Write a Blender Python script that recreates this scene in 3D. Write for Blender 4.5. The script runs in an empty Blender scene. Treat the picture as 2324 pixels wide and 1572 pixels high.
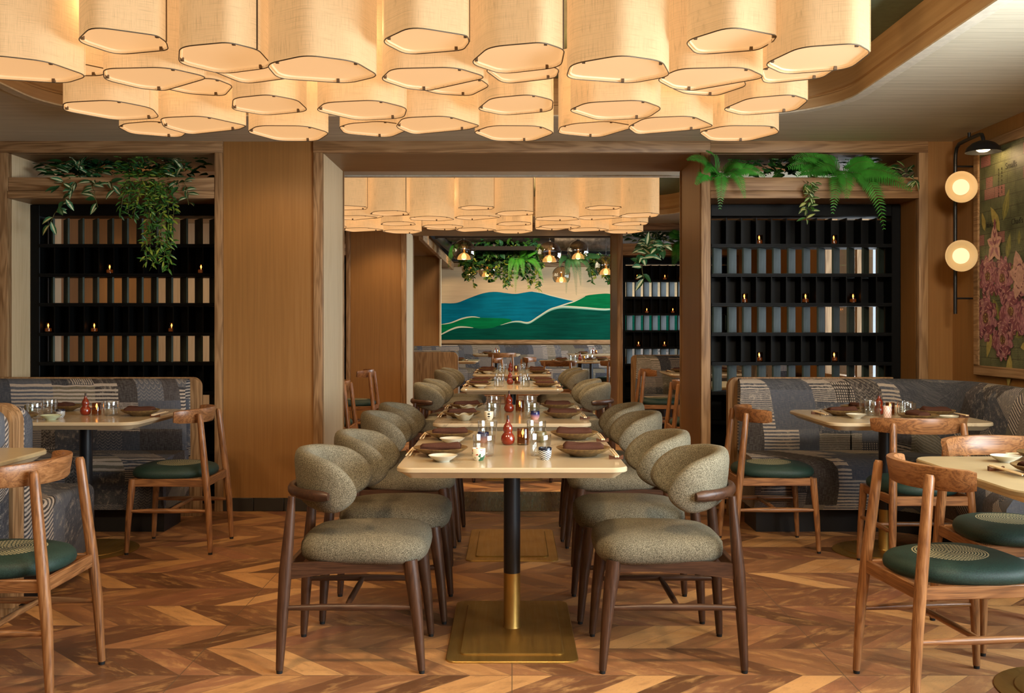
import bpy, bmesh, math, random
from mathutils import Vector, Matrix
PI = math.pi
random.seed(11)
SC = bpy.context.scene
COL = SC.collection
F, CX, HY, H = 2260.0, 1162.0, 742.0, 1.24          # camera: focal length in px, principal point, eye height

# ------------------------------------------------------------------ materials
def srgb(h):
    h = h.lstrip('#')
    out = []
    for i in (0, 2, 4):
        c = int(h[i:i+2], 16) / 255
        out.append(c / 12.92 if c <= .04045 else ((c + .055) / 1.055) ** 2.4)
    return (*out, 1.0)

class NT:
    def __init__(s, name):
        s.mat = bpy.data.materials.new(name)
        s.mat.use_nodes = True
        s.nt = s.mat.node_tree
        s.nt.nodes.clear()
        s.out = s.nt.nodes.new('ShaderNodeOutputMaterial')
    def set(s, inp, v):
        if isinstance(v, bpy.types.NodeSocket):
            s.nt.links.new(v, inp)
        elif v is not None:
            if inp.type == 'VECTOR' and not hasattr(v, '__len__'):
                v = (v, v, v)
            if inp.type == 'RGBA' and isinstance(v, str):
                v = srgb(v)
            inp.default_value = v
    def n(s, t, ins=None, **props):
        nd = s.nt.nodes.new('ShaderNode' + t)
        for k, v in props.items():
            setattr(nd, k, v)
        for k, v in (ins or {}).items():
            s.set(nd.inputs[k], v)
        return nd
    def m(s, op, a, b=0.0, c=0.0):
        nd = s.n('Math', operation=op)
        for i, v in enumerate((a, b, c)):
            s.set(nd.inputs[i], v)
        return nd.outputs[0]
    def obj(s):
        return s.n('TexCoord').outputs['Object']
    def pos(s):
        return s.n('NewGeometry').outputs['Position']
    def xyz(s, v):
        nd = s.n('SeparateXYZ', {0: v})
        return nd.outputs[0], nd.outputs[1], nd.outputs[2]
    def vec(s, x=0.0, y=0.0, z=0.0):
        return s.n('CombineXYZ', {0: x, 1: y, 2: z}).outputs[0]
    def scale(s, v, sx, sy, sz):
        return s.n('Mapping', {'Vector': v, 'Scale': (sx, sy, sz)}).outputs[0]
    def noise(s, v, sc=5, det=4, rough=.55, dist=0.0):
        return s.n('TexNoise', {'Vector': v, 'Scale': sc, 'Detail': det, 'Roughness': rough, 'Distortion': dist}).outputs[0]
    def ramp(s, f, stops, interp='LINEAR'):
        nd = s.n('ValToRGB', {0: f})
        cr = nd.color_ramp
        cr.interpolation = interp
        while len(cr.elements) < len(stops):
            cr.elements.new(.5)
        for e, (p, c) in zip(cr.elements, stops):
            e.position = p
            e.color = srgb(c) if isinstance(c, str) else ((c, c, c, 1) if not hasattr(c, '__len__') else c)
        return nd.outputs[0]
    def mix(s, f, a, b, mode='MIX'):
        nd = s.n('Mix', data_type='RGBA', blend_type=mode)
        s.set(nd.inputs[0], f)
        s.set(nd.inputs[6], a)
        s.set(nd.inputs[7], b)
        return nd.outputs[2]
    def rng(s, f, a, b, c, d):
        return s.n('MapRange', {0: f, 1: a, 2: b, 3: c, 4: d}).outputs[0]
    def bump(s, h, st=.2, dist=.01):
        return s.n('Bump', {'Strength': st, 'Distance': dist, 'Height': h}).outputs[0]
    def pbsdf(s, col, rough=.5, metal=0.0, normal=None, emit=None, estr=0.0, spec=.5, coat=0.0):
        nd = s.n('BsdfPrincipled', {'Base Color': col, 'Roughness': rough, 'Metallic': metal,
                                    'Specular IOR Level': spec, 'Coat Weight': coat})
        if normal is not None:
            s.set(nd.inputs['Normal'], normal)
        if emit is not None:
            s.set(nd.inputs['Emission Color'], emit)
            s.set(nd.inputs['Emission Strength'], estr)
        s.nt.links.new(nd.outputs[0], s.out.inputs[0])
        return s.mat

def plain(name, c, rough=.5, metal=0.0, spec=.5, var=.12, sc=30, bump=0.0, coat=0.0):
    g = NT(name)
    nz = g.noise(g.obj(), sc, 3)
    base = srgb(c) if isinstance(c, str) else c
    lo = tuple(x * (1 - var) for x in base[:3]) + (1,)
    hi = tuple(min(1, x * (1 + var)) for x in base[:3]) + (1,)
    col = g.ramp(nz, [(.3, lo), (.7, hi)])
    nrm = g.bump(nz, bump, .004) if bump else None
    return g.pbsdf(col, rough, metal, nrm, spec=spec, coat=coat)

def wood(name, dark, mid, light, axis, rough=.45, sc=1.0, ring=.35, spec=.4):
    g = NT(name)
    s = [7.0 * sc] * 3
    s['xyz'.index(axis)] = .75 * sc
    rnd = g.n('ObjectInfo').outputs['Random']
    o = g.obj()
    off = g.n('VectorMath', {0: o, 1: g.vec(g.m('MULTIPLY', rnd, 7.3), g.m('MULTIPLY', rnd, 3.1), g.m('MULTIPLY', rnd, 5.7))}, operation='ADD').outputs[0]
    v = g.scale(off, *s)
    n1 = g.noise(v, 1.1, 3, .5, .5)
    rings = g.m('SINE', g.m('MULTIPLY', n1, 60.0))
    s2 = [140.0 * sc] * 3
    s2['xyz'.index(axis)] = 3.0 * sc
    n2 = g.noise(g.scale(off, *s2), 1.0, 2, .6)
    n3 = g.noise(v, .5, 2)
    f = g.m('ADD', g.m('MULTIPLY', rings, ring * .22), g.m('ADD', g.m('MULTIPLY', n2, .62), g.m('MULTIPLY', n3, .38)))
    col = g.ramp(f, [(.25, dark), (.5, mid), (.78, light)])
    return g.pbsdf(col, rough, 0, g.bump(f, .06, .002), spec=spec)

def emitter(name, c, st):
    g = NT(name)
    e = g.n('Emission', {'Color': c, 'Strength': st})
    g.nt.links.new(e.outputs[0], g.out.inputs[0])
    return g.mat

def thin_glass(name, tint=(1, 1, 1, 1), rough=0.0, refl=1.0, ior=1.45):
    g = NT(name)
    bf = g.n('NewGeometry').outputs['Backfacing']
    fr = g.m('MULTIPLY', g.n('Fresnel', {'IOR': g.m('ADD', ior, g.m('MULTIPLY', bf, 1 / ior - ior))}).outputs[0], refl)
    tr = g.n('BsdfTransparent', {'Color': tint}).outputs[0]
    gl = g.n('BsdfGlossy', {'Color': (1, 1, 1, 1), 'Roughness': rough}).outputs[0]
    mx = g.n('MixShader', {0: fr, 1: tr, 2: gl})
    g.nt.links.new(mx.outputs[0], g.out.inputs[0])
    return g.mat

MAT = {}
OAK = ('#745535', '#977550', '#b08d65')
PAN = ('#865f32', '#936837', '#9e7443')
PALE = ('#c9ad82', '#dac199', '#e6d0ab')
TEAK = ('#523521', '#855935', '#a2744a')
WAL = ('#2a1a11', '#452d1f', '#5b3e2b')
for ax in 'xyz':
    MAT['oak_' + ax] = wood('oak_' + ax, *OAK, ax, .5, 1.0, .6)
    MAT['teak_' + ax] = wood('teak_' + ax, *TEAK, ax, .34, 2.0, .45)
    MAT['walnut_' + ax] = wood('walnut_' + ax, *WAL, ax, .38, 2.0, .3)
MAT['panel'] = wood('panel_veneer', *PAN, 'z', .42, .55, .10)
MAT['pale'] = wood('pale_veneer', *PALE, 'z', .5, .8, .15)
MAT['veneer_x'] = wood('soffit_veneer', '#7a5a38', '#8a6a47', '#997a55', 'x', .45, .8, .2)

def mk_recess():
    g = NT('recess_veneer')
    p = g.pos()
    n = g.noise(g.scale(p, 1.2, 1.2, 30), 1.0, 5)
    col = g.ramp(n, [(.3, '#a98a62'), (.7, '#c4a67c')])
    return g.pbsdf(col, .5)
MAT['recess'] = mk_recess()

def mk_ceiling():
    g = NT('grasscloth')
    p = g.pos()
    n1 = g.noise(g.scale(p, .8, 60, 1), 1.0, 4, .65)
    n2 = g.noise(g.scale(p, 5, 220, 1), 1.0, 2, .6)
    f = g.m('ADD', g.m('MULTIPLY', n1, .6), g.m('MULTIPLY', n2, .4))
    col = g.ramp(f, [(.33, '#b5ad97'), (.5, '#cbc3ad'), (.67, '#dad2bd')])
    return g.pbsdf(col, .7, 0, g.bump(f, .3, .004), spec=.2)
MAT['ceiling'] = mk_ceiling()
MAT['teal_paint'] = plain('teal_paint', '#5d6b58', .6)
MAT['white_trim'] = plain('white_trim', '#cfc8b6', .5)

def mk_floor():
    g = NT('chevron_tile')
    X, Y, Z = g.xyz(g.pos())
    RW, PT = .2957, .148
    v = g.m('DIVIDE', g.m('SUBTRACT', Y, 3.547), RW)
    r = g.m('FLOOR', v)
    fv = g.m('SUBTRACT', v, r)
    par = g.m('FLOORED_MODULO', r, 2.0)
    yl = g.m('MULTIPLY', fv, RW)
    yo = g.m('SUBTRACT', RW, yl)
    yy = g.m('ADD', g.m('MULTIPLY', yl, g.m('SUBTRACT', 1.0, par)), g.m('MULTIPLY', yo, par))
    u = g.m('DIVIDE', g.m('ADD', X, yy), PT)
    cell = g.m('FLOOR', u)
    fu = g.m('SUBTRACT', u, cell)
    wn = g.n('TexWhiteNoise', {'Vector': g.vec(cell, r, 3.0)}, noise_dimensions='3D')
    rand = wn.outputs[0]
    base = g.ramp(rand, [(0, '#533722'), (.22, '#6b4730'), (.4, '#7d573a'), (.56, '#8a6040'), (.7, '#7b503a'), (.84, '#a5794c'), (1, '#bb9060')])
    # streaks along each plank
    seed = g.m('MULTIPLY', rand, 37.0)
    pv = g.vec(g.m('ADD', g.m('MULTIPLY', u, .55), seed), g.m('MULTIPLY', yl, 3.2), seed)
    n1 = g.noise(pv, 3.6, 8, .66, .4)
    pv2 = g.vec(g.m('ADD', g.m('MULTIPLY', u, 1.6), seed), g.m('MULTIPLY', yl, 6), seed)
    n2 = g.noise(pv2, 11.0, 6, .7, .2)
    c2 = g.mix(g.rng(n1, .52, .72, 0, .6), base, '#c0965f')
    c3 = g.mix(g.rng(n1, .48, .30, 0, .42), c2, '#4a3020')
    c3 = g.mix(g.rng(n2, .58, .8, 0, .45), c3, '#9a5c3c')
    c3 = g.mix(g.rng(n2, .45, .25, 0, .5), c3, '#5a4632')
    c3 = g.mix(1.0, c3, (1.36, 1.34, 1.30, 1), 'MULTIPLY')
    # joints
    e1 = g.m('MINIMUM', fu, g.m('SUBTRACT', 1.0, fu))
    e2 = g.m('MINIMUM', fv, g.m('SUBTRACT', 1.0, fv))
    xs = g.m('DIVIDE', X, 1.184)
    fx = g.m('ABSOLUTE', g.m('SUBTRACT', xs, g.m('ROUND', xs)))
    j1 = g.m('LESS_THAN', e1, .014)
    j2 = g.m('LESS_THAN', e2, .0075)
    j3 = g.m('LESS_THAN', fx, .0017)
    j = g.m('MAXIMUM', g.m('MULTIPLY', j1, .55), g.m('MULTIPLY', g.m('MAXIMUM', j2, j3), .8))
    col = g.mix(j, c3, '#5b4a38')
    h = g.m('SUBTRACT', g.m('MULTIPLY', n2, .35), j)
    rough = g.rng(n1, .3, .7, .34, .5)
    return g.pbsdf(col, rough, 0, g.bump(h, .22, .004), spec=.5)
MAT['floor'] = mk_floor()

def mk_fabric(name, lo, mid, hi, sc=620, bump=.5):
    g = NT(name)
    o = g.obj()
    n = g.noise(o, sc, 2, .6)
    n2 = g.noise(o, sc * .5, 2, .5)
    n3 = g.noise(o, 6, 2, .5)
    f = g.m('ADD', g.m('MULTIPLY', n, .55), g.m('MULTIPLY', n2, .45))
    f = g.m('ADD', f, g.m('MULTIPLY', g.m('SUBTRACT', n3, .5), .12))
    col = g.ramp(f, [(.36, lo), (.5, mid), (.64, hi)])
    return g.pbsdf(col, .92, 0, g.bump(n, bump, .002), spec=.15)
MAT['grey_fabric'] = mk_fabric('grey_tweed', '#38352b', '#6a6453', '#9c947f')
MAT['leather_plain'] = mk_fabric('green_cloth', '#12251f', '#193028', '#1f3a31', 500, .2)

def mk_leather():
    g = NT('green_leather_stitched')
    x, y, z = g.xyz(g.obj())
    xx = g.m('SUBTRACT', x, .0)
    r = g.m('SQRT', g.m('ADD', g.m('MULTIPLY', xx, xx), g.m('MULTIPLY', y, y)))
    a = g.m('ARCTAN2', y, xx)
    rr = g.m('MULTIPLY', r, 105.0)
    ri = g.m('FLOOR', rr)
    fr = g.m('SUBTRACT', rr, ri)
    ring = g.m('MULTIPLY', g.m('GREATER_THAN', fr, .28), g.m('LESS_THAN', fr, .74))
    cnt = g.m('ROUND', g.m('MULTIPLY', ri, 5.2))
    fa = g.m('FRACT', g.m('MULTIPLY', g.m('DIVIDE', a, 2 * PI), cnt))
    dash = g.m('LESS_THAN', fa, .72)
    msk = g.m('MULTIPLY', g.m('MULTIPLY', ring, dash), g.m('MULTIPLY', g.m('LESS_THAN', r, .122), g.m('GREATER_THAN', z, .425)))
    n = g.noise(g.obj(), 300, 2)
    c = g.ramp(n, [(.35, '#12251f'), (.65, '#1f3a31')])
    col = g.mix(msk, c, '#b9ae86')
    return g.pbsdf(col, .6, 0, g.bump(g.m('ADD', msk, g.m('MULTIPLY', n, .15)), .4, .002), spec=.4)
MAT['leather'] = mk_leather()

def mk_patch():
    g = NT('patchwork_fabric')
    X, Y, Z = g.xyz(g.pos())
    u = g.m('ADD', X, g.m('MULTIPLY', Y, .8))
    v = g.m('SUBTRACT', Z, g.m('MULTIPLY', Y, .6))
    wob = g.m('SUBTRACT', g.noise(g.vec(u, v, 0), 9, 3), .5)
    u = g.m('ADD', u, g.m('MULTIPLY', wob, .014))
    v = g.m('ADD', v, g.m('MULTIPLY', wob, .010))
    def h1(x, s):
        return g.n('TexWhiteNoise', {'Vector': g.vec(x, s, .5)}, noise_dimensions='2D').outputs[0]
    cu = g.m('DIVIDE', u, .27)
    ci = g.m('FLOOR', cu)
    hc = h1(ci, 1.3)
    # columns of patches, each column with its own row heights; half of the columns split in two
    vv = g.m('DIVIDE', g.m('ADD', v, g.m('MULTIPLY', hc, .9)), g.m('ADD', .15, g.m('MULTIPLY', hc, .12)))
    ri = g.m('FLOOR', vv)
    hs = g.n('TexWhiteNoise', {'Vector': g.vec(ci, ri, 9.1)}, noise_dimensions='3D').outputs[0]
    half = g.m('MULTIPLY', g.m('GREATER_THAN', g.m('FRACT', cu), g.m('ADD', .3, g.m('MULTIPLY', hs, .4))), g.m('GREATER_THAN', hs, .35))
    wn = g.n('TexWhiteNoise', {'Vector': g.vec(ci, ri, g.m('ADD', 2.0, half))}, noise_dimensions='3D')
    cr = g.n('SeparateColor', {0: wn.outputs['Color']})
    a, b, c = cr.outputs[0], cr.outputs[1], cr.outputs[2]
    fine = g.noise(g.pos(), 300, 3, .7)
    slub = g.noise(g.vec(g.m('MULTIPLY', u, 40), g.m('MULTIPLY', v, 260), 0), 1.0, 3, .6)
    slub2 = g.noise(g.vec(g.m('MULTIPLY', u, 260), g.m('MULTIPLY', v, 20), 4), 1.0, 3, .6)
    worn = g.noise(g.vec(u, v, 2.0), 26, 6, .75)
    base = g.ramp(a, [(0, '#41444b'), (.2, '#555961'), (.38, '#454142'), (.5, '#635e50'), (.62, '#35373d'), (.74, '#4c505a'), (.84, '#3a3533'), (.92, '#6b6454')], 'CONSTANT')
    base = g.mix(g.rng(g.m('ADD', slub, slub2), .9, 1.35, 0, .5), base, '#7c7a78')
    per = lambda f, t: g.m('GREATER_THAN', g.m('SINE', g.m('MULTIPLY', v, f)), t)
    peru = lambda f, t: g.m('GREATER_THAN', g.m('SINE', g.m('MULTIPLY', u, f)), t)
    m1 = g.m('MULTIPLY', per(300.0, .0), g.m('GREATER_THAN', b, .78))
    m2 = g.m('MULTIPLY', g.m('MULTIPLY', per(560.0, .1), g.m('LESS_THAN', b, .14)), .75)
    m3 = g.m('MULTIPLY', g.m('MULTIPLY', per(430.0, -.1), peru(430.0, -.1)), g.m('MULTIPLY', g.m('GREATER_THAN', b, .55), g.m('LESS_THAN', b, .64)))
    zig = g.m('GREATER_THAN', g.m('SINE', g.m('ADD', g.m('MULTIPLY', v, 330.0), g.m('MULTIPLY', g.m('ABSOLUTE', g.m('SINE', g.m('MULTIPLY', u, 90.0))), 5.0))), .75)
    m4 = g.m('MULTIPLY', g.m('MULTIPLY', zig, .35), g.m('MULTIPLY', g.m('GREATER_THAN', b, .3), g.m('LESS_THAN', b, .42)))
    mm = g.m('MAXIMUM', g.m('MAXIMUM', m1, m2), g.m('MAXIMUM', m3, m4))
    mm = g.m('MULTIPLY', mm, g.rng(fine, .3, .55, .5, .95))
    col = g.mix(mm, base, '#b7aa9b')
    wear = g.m('MULTIPLY', g.rng(worn, .52, .62, 0, 1), g.m('GREATER_THAN', c, .62))
    wear = g.m('MULTIPLY', wear, g.rng(fine, .4, .58, 0, .75))
    col = g.mix(wear, col, '#b0a596')
    return g.pbsdf(col, .9, 0, g.bump(g.m('ADD', fine, g.m('MULTIPLY', mm, .4)), .35, .003), spec=.12)
MAT['patch'] = mk_patch()

def mk_marble():
    g = NT('marble_top')
    p = g.pos()
    n = g.noise(p, 1.6, 8, .6, 1.2)
    vein = g.m('ABSOLUTE', g.m('SUBTRACT', n, .5))
    n2 = g.noise(p, 2.2, 3)
    msk = g.m('MULTIPLY', g.rng(vein, 0.0, .012, .55, 0), g.rng(n2, .5, .62, 0, 1))
    col = g.mix(msk, '#b5a384', '#73664f')
    return g.pbsdf(col, .18, 0, spec=.5)
MAT['marble'] = mk_marble()
MAT['cream_top'] = plain('cream_top', '#a3906c', .3, var=.05)
MAT['edge'] = plain('table_edge', '#c9b995', .4, var=.05)

def mk_brass(name, c1, c2, rough):
    g = NT(name)
    n = g.noise(g.scale(g.obj(), 60, 3, 3), 1.0, 4)
    n2 = g.noise(g.obj(), 5, 3)
    col = g.ramp(n2, [(.3, c1), (.7, c2)])
    return g.pbsdf(col, g.rng(n, .3, .7, rough - .06, rough + .08), .88)
MAT['brass'] = mk_brass('brass', '#a98744', '#c09a55', .42)
MAT['bronze'] = mk_brass('bronze', '#5a4a30', '#7a6644', .28)
MAT['black_metal'] = plain('black_metal', '#15171a', .38, .0, .5)
MAT['black_wood'] = wood('black_wood', '#040404', '#060707', '#0b0c0d', 'z', .5, 1.5, .2, .14)
def mk_fin():
    g = NT('grey_stained_fin')
    n = g.noise(g.scale(g.obj(), 30, 30, 2.0), 1.0, 5, .6)
    n2 = g.noise(g.obj(), 9, 3)
    f = g.m('ADD', g.m('MULTIPLY', n, .6), g.m('MULTIPLY', n2, .4))
    return g.pbsdf(g.ramp(f, [(.3, '#232a24'), (.55, '#3d4840'), (.75, '#566156')]), .6, spec=.2)
MAT['fin'] = mk_fin()
MAT['dark_tile'] = plain('dark_tile', '#2e2b26', .4, var=.2, sc=6)
MAT['rubber'] = plain('rubber', '#0b0b0b', .7)
MAT['plinth'] = plain('plinth', '#0e0e10', .5)

def mk_linen():
    g = NT('linen_shade')
    o = g.pos()
    x, y, z = g.xyz(o)
    xy = g.m('ADD', x, g.m('MULTIPLY', y, .8))
    a = g.noise(g.vec(g.m('MULTIPLY', xy, 420), g.m('MULTIPLY', z, 12), 0), 1.0, 3, .6)
    b = g.noise(g.vec(g.m('MULTIPLY', xy, 9), g.m('MULTIPLY', z, 420), 4), 1.0, 3, .6)
    f = g.m('MINIMUM', g.rng(a, .3, .44, .80, 1), g.rng(b, .3, .44, .80, 1))
    f = g.m('MULTIPLY', f, g.rng(g.m('ADD', a, b), .7, 1.3, .92, 1.06))
    col = g.mix(1.0, (1.0, .55, .22, 1), f, 'MULTIPLY')
    st = .60
    nd = g.n('BsdfPrincipled', {'Base Color': g.mix(1.0, (.34, .24, .14, 1), f, 'MULTIPLY'), 'Roughness': .8, 'Specular IOR Level': .1,
                                'Emission Color': col, 'Emission Strength': st})
    g.nt.links.new(nd.outputs[0], g.out.inputs[0])
    return g.mat
MAT['linen'] = mk_linen()
def mk_diff():
    g = NT('lamp_diffuser')
    nd = g.n('BsdfPrincipled', {'Base Color': (.40, .32, .22, 1), 'Roughness': .5, 'Emission Color': (1, .53, .21, 1), 'Emission Strength': .76})
    g.nt.links.new(nd.outputs[0], g.out.inputs[0])
    return g.mat
MAT['diffuser'] = mk_diff()
MAT['rim'] = plain('shade_rim', '#54442f', .6)
MAT['clip'] = plain('clip_metal', '#6a5a48', .4, .6)

def mk_plate():
    g = NT('stoneware')
    o = g.obj()
    n = g.noise(o, 60, 4, .7)
    n2 = g.noise(o, 400, 2)
    col = g.ramp(n, [(.3, '#46341d'), (.55, '#745a34'), (.75, '#957647')])
    col = g.mix(g.rng(n2, .6, .75, 0, .5), col, '#2a2117')
    return g.pbsdf(col, .4, 0, g.bump(n, .25, .002))
MAT['plate'] = mk_plate()
MAT['napkin'] = mk_fabric('brown_linen', '#3d241a', '#472b1f', '#523327', 900, .15)
MAT['white_ceramic'] = plain('white_ceramic', '#c2beac', .25, var=.03)
MAT['celadon'] = plain('celadon', '#b9c3a2', .25, var=.05)
MAT['leafdish'] = plain('grey_glaze', '#9a927a', .3, var=.15)
MAT['gourd'] = plain('red_lacquer', '#74220f', .18, var=.2, sc=15, coat=.5)
MAT['cork'] = plain('dark_stopper', '#33261d', .6)
MAT['glass'] = thin_glass('clear_glass', (.95, .96, .95, 1), .02, 2.4)
MAT['amber_glass'] = thin_glass('smoked_amber_glass', (.72, .50, .31, 1), .05, 1.3)
MAT['pend_glass'] = thin_glass('amber_globe', (.74, .62, .48, 1), .02, 2.2)
MAT['pane'] = thin_glass('window_pane', (.97, .98, .98, 1), 0, .6)
MAT['wax'] = emitter('lit_wax', (1, .42, .14, 1), .16)
MAT['flame'] = emitter('flame', (1, .60, .24, 1), 16.0)
MAT['bulb'] = emitter('bulb', (1, .72, .36, 1), 9.0)
MAT['sconce_glow'] = emitter('sconce_glow', (1, .76, .40, 1), 1.35)
def mk_sdish():
    g = NT('sconce_dish')
    return g.pbsdf('#b08a52', .5, 0, None, (1, .66, .28, 1), .36)
MAT['sconce_dish'] = mk_sdish()
MAT['chopstick'] = wood('chopstick_wood', '#d2b78c', '#e0c9a2', '#ecdaba', 'y', .5, 4, .2)
MAT['rest'] = wood('rest_wood', '#3f2111', '#54301a', '#6b4224', 'x', .5, 4, .3)
MAT['duct'] = plain('foil_duct', '#5d5853', .45, .8, sc=18, var=.4, bump=1.0)
MAT['pipe'] = plain('dark_pipe', '#1d1b1a', .45)
MAT['void'] = plain('dark_ceiling', '#1a1614', .8)
MAT['soil'] = plain('soil', '#20170f', .9)
MAT['lf_dark'] = plain('leaf_dark', '#1f4a22', .45, var=.4, sc=9)
MAT['lf_mid'] = plain('leaf_mid', '#3a6b25', .45, var=.35, sc=9)
MAT['lf_lime'] = plain('leaf_lime', '#8a9a34', .5, var=.3, sc=9)
MAT['lf_cream'] = plain('leaf_cream', '#c3c79a', .5, var=.15, sc=9)
MAT['lf_fern'] = plain('leaf_fern', '#3f9430', .5, var=.35, sc=9)
MAT['lf_teal'] = plain('leaf_teal', '#2f6a45', .5, var=.3, sc=9)
MAT['stem'] = plain('stem', '#5a5a2a', .6)

# ------------------------------------------------------------------ mesh builder
class MB:
    def __init__(s):
        s.v, s.f, s.mi = [], [], []
    def add(s, vs, fs, mi=0):
        o = len(s.v)
        s.v += [tuple(p) for p in vs]
        for f in fs:
            s.f.append(tuple(i + o for i in f))
            s.mi.append(mi)
        return s
    def box(s, x0, y0, z0, x1, y1, z1, mi=0):
        return s.add([(x0, y0, z0), (x1, y0, z0), (x1, y1, z0), (x0, y1, z0), (x0, y0, z1), (x1, y0, z1), (x1, y1, z1), (x0, y1, z1)],
                     [(3, 2, 1, 0), (4, 5, 6, 7), (0, 1, 5, 4), (1, 2, 6, 5), (2, 3, 7, 6), (3, 0, 4, 7)], mi)
    def bbox(s, x0, y0, z0, x1, y1, z1, b=.004, seg=2, mi=0):
        bm = bmesh.new()
        bmesh.ops.create_cube(bm, size=1)
        for v in bm.verts:
            v.co = Vector(((x0 + x1) / 2 + v.co.x * (x1 - x0), (y0 + y1) / 2 + v.co.y * (y1 - y0), (z0 + z1) / 2 + v.co.z * (z1 - z0)))
        bmesh.ops.bevel(bm, geom=list(bm.edges), offset=b, segments=seg, profile=.5, affect='EDGES')
        bm.verts.index_update()
        s.add([v.co.copy() for v in bm.verts], [[v.index for v in f.verts] for f in bm.faces], mi)
        bm.free()
        return s
    def loft(s, rings, cap0=True, cap1=True, closed=True, mi=0):
        n = len(rings[0])
        vs = [p for r in rings for p in r]
        fs = []
        for i in range(len(rings) - 1):
            for j in range(n if closed else n - 1):
                k = (j + 1) % n
                fs.append((i * n + j, i * n + k, (i + 1) * n + k, (i + 1) * n + j))
        if cap0:
            fs.append(tuple(range(n - 1, -1, -1)))
        if cap1:
            fs.append(tuple((len(rings) - 1) * n + j for j in range(n)))
        return s.add(vs, fs, mi)
    def tube(s, pts, rad, n=10, ex=1.0, mi=0, up=(0, 0, 1), caps=True):
        pts = [Vector(p) for p in pts]
        if not hasattr(rad, '__len__'):
            rad = [rad] * len(pts)
        rings = []
        nrm = None
        for i, p in enumerate(pts):
            t = (pts[min(i + 1, len(pts) - 1)] - pts[max(i - 1, 0)]).normalized()
            if nrm is None:
                u = Vector(up)
                if abs(t.dot(u)) > .95:
                    u = Vector((1, 0, 0))
                nrm = (u - t * u.dot(t)).normalized()
            else:
                nrm = (nrm - t * nrm.dot(t)).normalized()
            b = t.cross(nrm)
            rings.append([p + (nrm * math.cos(a) * ex + b * math.sin(a)) * rad[i] for a in [2 * PI * j / n for j in range(n)]])
        return s.loft(rings, caps, caps, True, mi)
    def lathe(s, prof, n=24, c=(0, 0, 0), mi=0, cap0=False, cap1=False):
        rings = [[(c[0] + r * math.cos(2 * PI * j / n), c[1] + r * math.sin(2 * PI * j / n), c[2] + z) for j in range(n)] for r, z in prof]
        return s.loft(rings, cap0, cap1, True, mi)
    def xf(s, M):
        s.v = [tuple(M @ Vector(p)) for p in s.v]
        return s
    def build(s, name, mat, parent=None, ang=38):
        me = bpy.data.meshes.new(name)
        me.from_pydata(s.v, [], s.f)
        mats = mat if isinstance(mat, (list, tuple)) else [mat]
        for m in mats:
            me.materials.append(MAT[m] if isinstance(m, str) else m)
        if len(mats) > 1:
            me.polygons.foreach_set('material_index', s.mi)
        me.update()
        if ang:
            me.shade_smooth()
            me.set_sharp_from_angle(angle=math.radians(ang))
        o = bpy.data.objects.new(name, me)
        COL.objects.link(o)
        if parent is not None:
            o.parent = parent
        return o

def fixn(o):
    bm = bmesh.new()
    bm.from_mesh(o.data)
    bmesh.ops.recalc_face_normals(bm, faces=bm.faces)
    bm.to_mesh(o.data)
    bm.free()
    return o

def tag(o, label, cat, group=None):
    o['label'] = label
    o['category'] = cat
    if group:
        o['group'] = group
    return o

def thing(name, label, cat, loc=(0, 0, 0), rot=0.0, group=None):
    o = bpy.data.objects.new(name, None)
    o.empty_display_size = .05
    COL.objects.link(o)
    o.location = loc
    o.rotation_euler = (0, 0, rot)
    return tag(o, label, cat, group)

def struct(name, mb, mat, parent=None, ang=38):
    o = mb.build(name, mat, parent, ang)
    if parent is None:
        o['kind'] = 'structure'
    return o

def dup(root, loc, rot=0.0, label=None, group=None):
    def cp(o, par):
        c = o.copy()
        COL.objects.link(c)
        if par is not None:
            c.parent = par
        for ch in list(o.children):
            cp(ch, c)
        return c
    r = cp(root, None)
    r.location = loc
    r.rotation_euler = (0, 0, rot)
    if label:
        r['label'] = label
    if group:
        r['group'] = group
    return r

class Proto:
    """first use places the prototype itself, later uses copy it"""
    def __init__(s, fn):
        s.fn, s.o = fn, None
    def put(s, loc, rot, label, cat, group=None):
        if s.o is None:
            s.o = s.fn()
            s.o.location = loc
            s.o.rotation_euler = (0, 0, rot)
            return tag(s.o, label, cat, group)
        return dup(s.o, loc, rot, label, group)

def rrect(w, d, r, seg=6, inset=0.0, cx=0.0, cy=0.0):
    pts = []
    w, d, r = w - 2 * inset, d - 2 * inset, max(.001, r - inset)
    for qx, qy, a0 in ((1, 1, 0), (-1, 1, 90), (-1, -1, 180), (1, -1, 270)):
        ox, oy = qx * (w / 2 - r), qy * (d / 2 - r)
        for i in range(seg + 1):
            a = math.radians(a0 + 90 * i / seg)
            pts.append((cx + ox + r * math.cos(a), cy + oy + r * math.sin(a)))
    return pts

def chaikin(p, it=2, q=.25):
    for _ in range(it):
        o = []
        for i in range(len(p)):
            a, b = p[i], p[(i + 1) % len(p)]
            o.append((a[0] * (1 - q) + b[0] * q, a[1] * (1 - q) + b[1] * q))
            o.append((a[0] * q + b[0] * (1 - q), a[1] * q + b[1] * (1 - q)))
        p = o
    return p

def roundpoly(p, k=.30, seg=6):
    o = []
    for i in range(len(p)):
        a, b, c = Vector(p[i - 1]), Vector(p[i]), Vector(p[(i + 1) % len(p)])
        d = min((a - b).length, (c - b).length) * k
        q0, q1 = b + (a - b).normalized() * d, b + (c - b).normalized() * d
        for j in range(seg + 1):
            t = j / seg
            v = q0 * (1 - t) ** 2 + b * 2 * t * (1 - t) + q1 * t * t
            o.append((v.x, v.y))
    return o

def ring(p2, z):
    return [(x, y, z) for x, y in p2]
ORD = ['zeroth', 'first', 'second', 'third', 'fourth', 'fifth', 'sixth', 'seventh', 'eighth', 'ninth', 'tenth', 'eleventh', 'twelfth', 'thirteenth']
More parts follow.
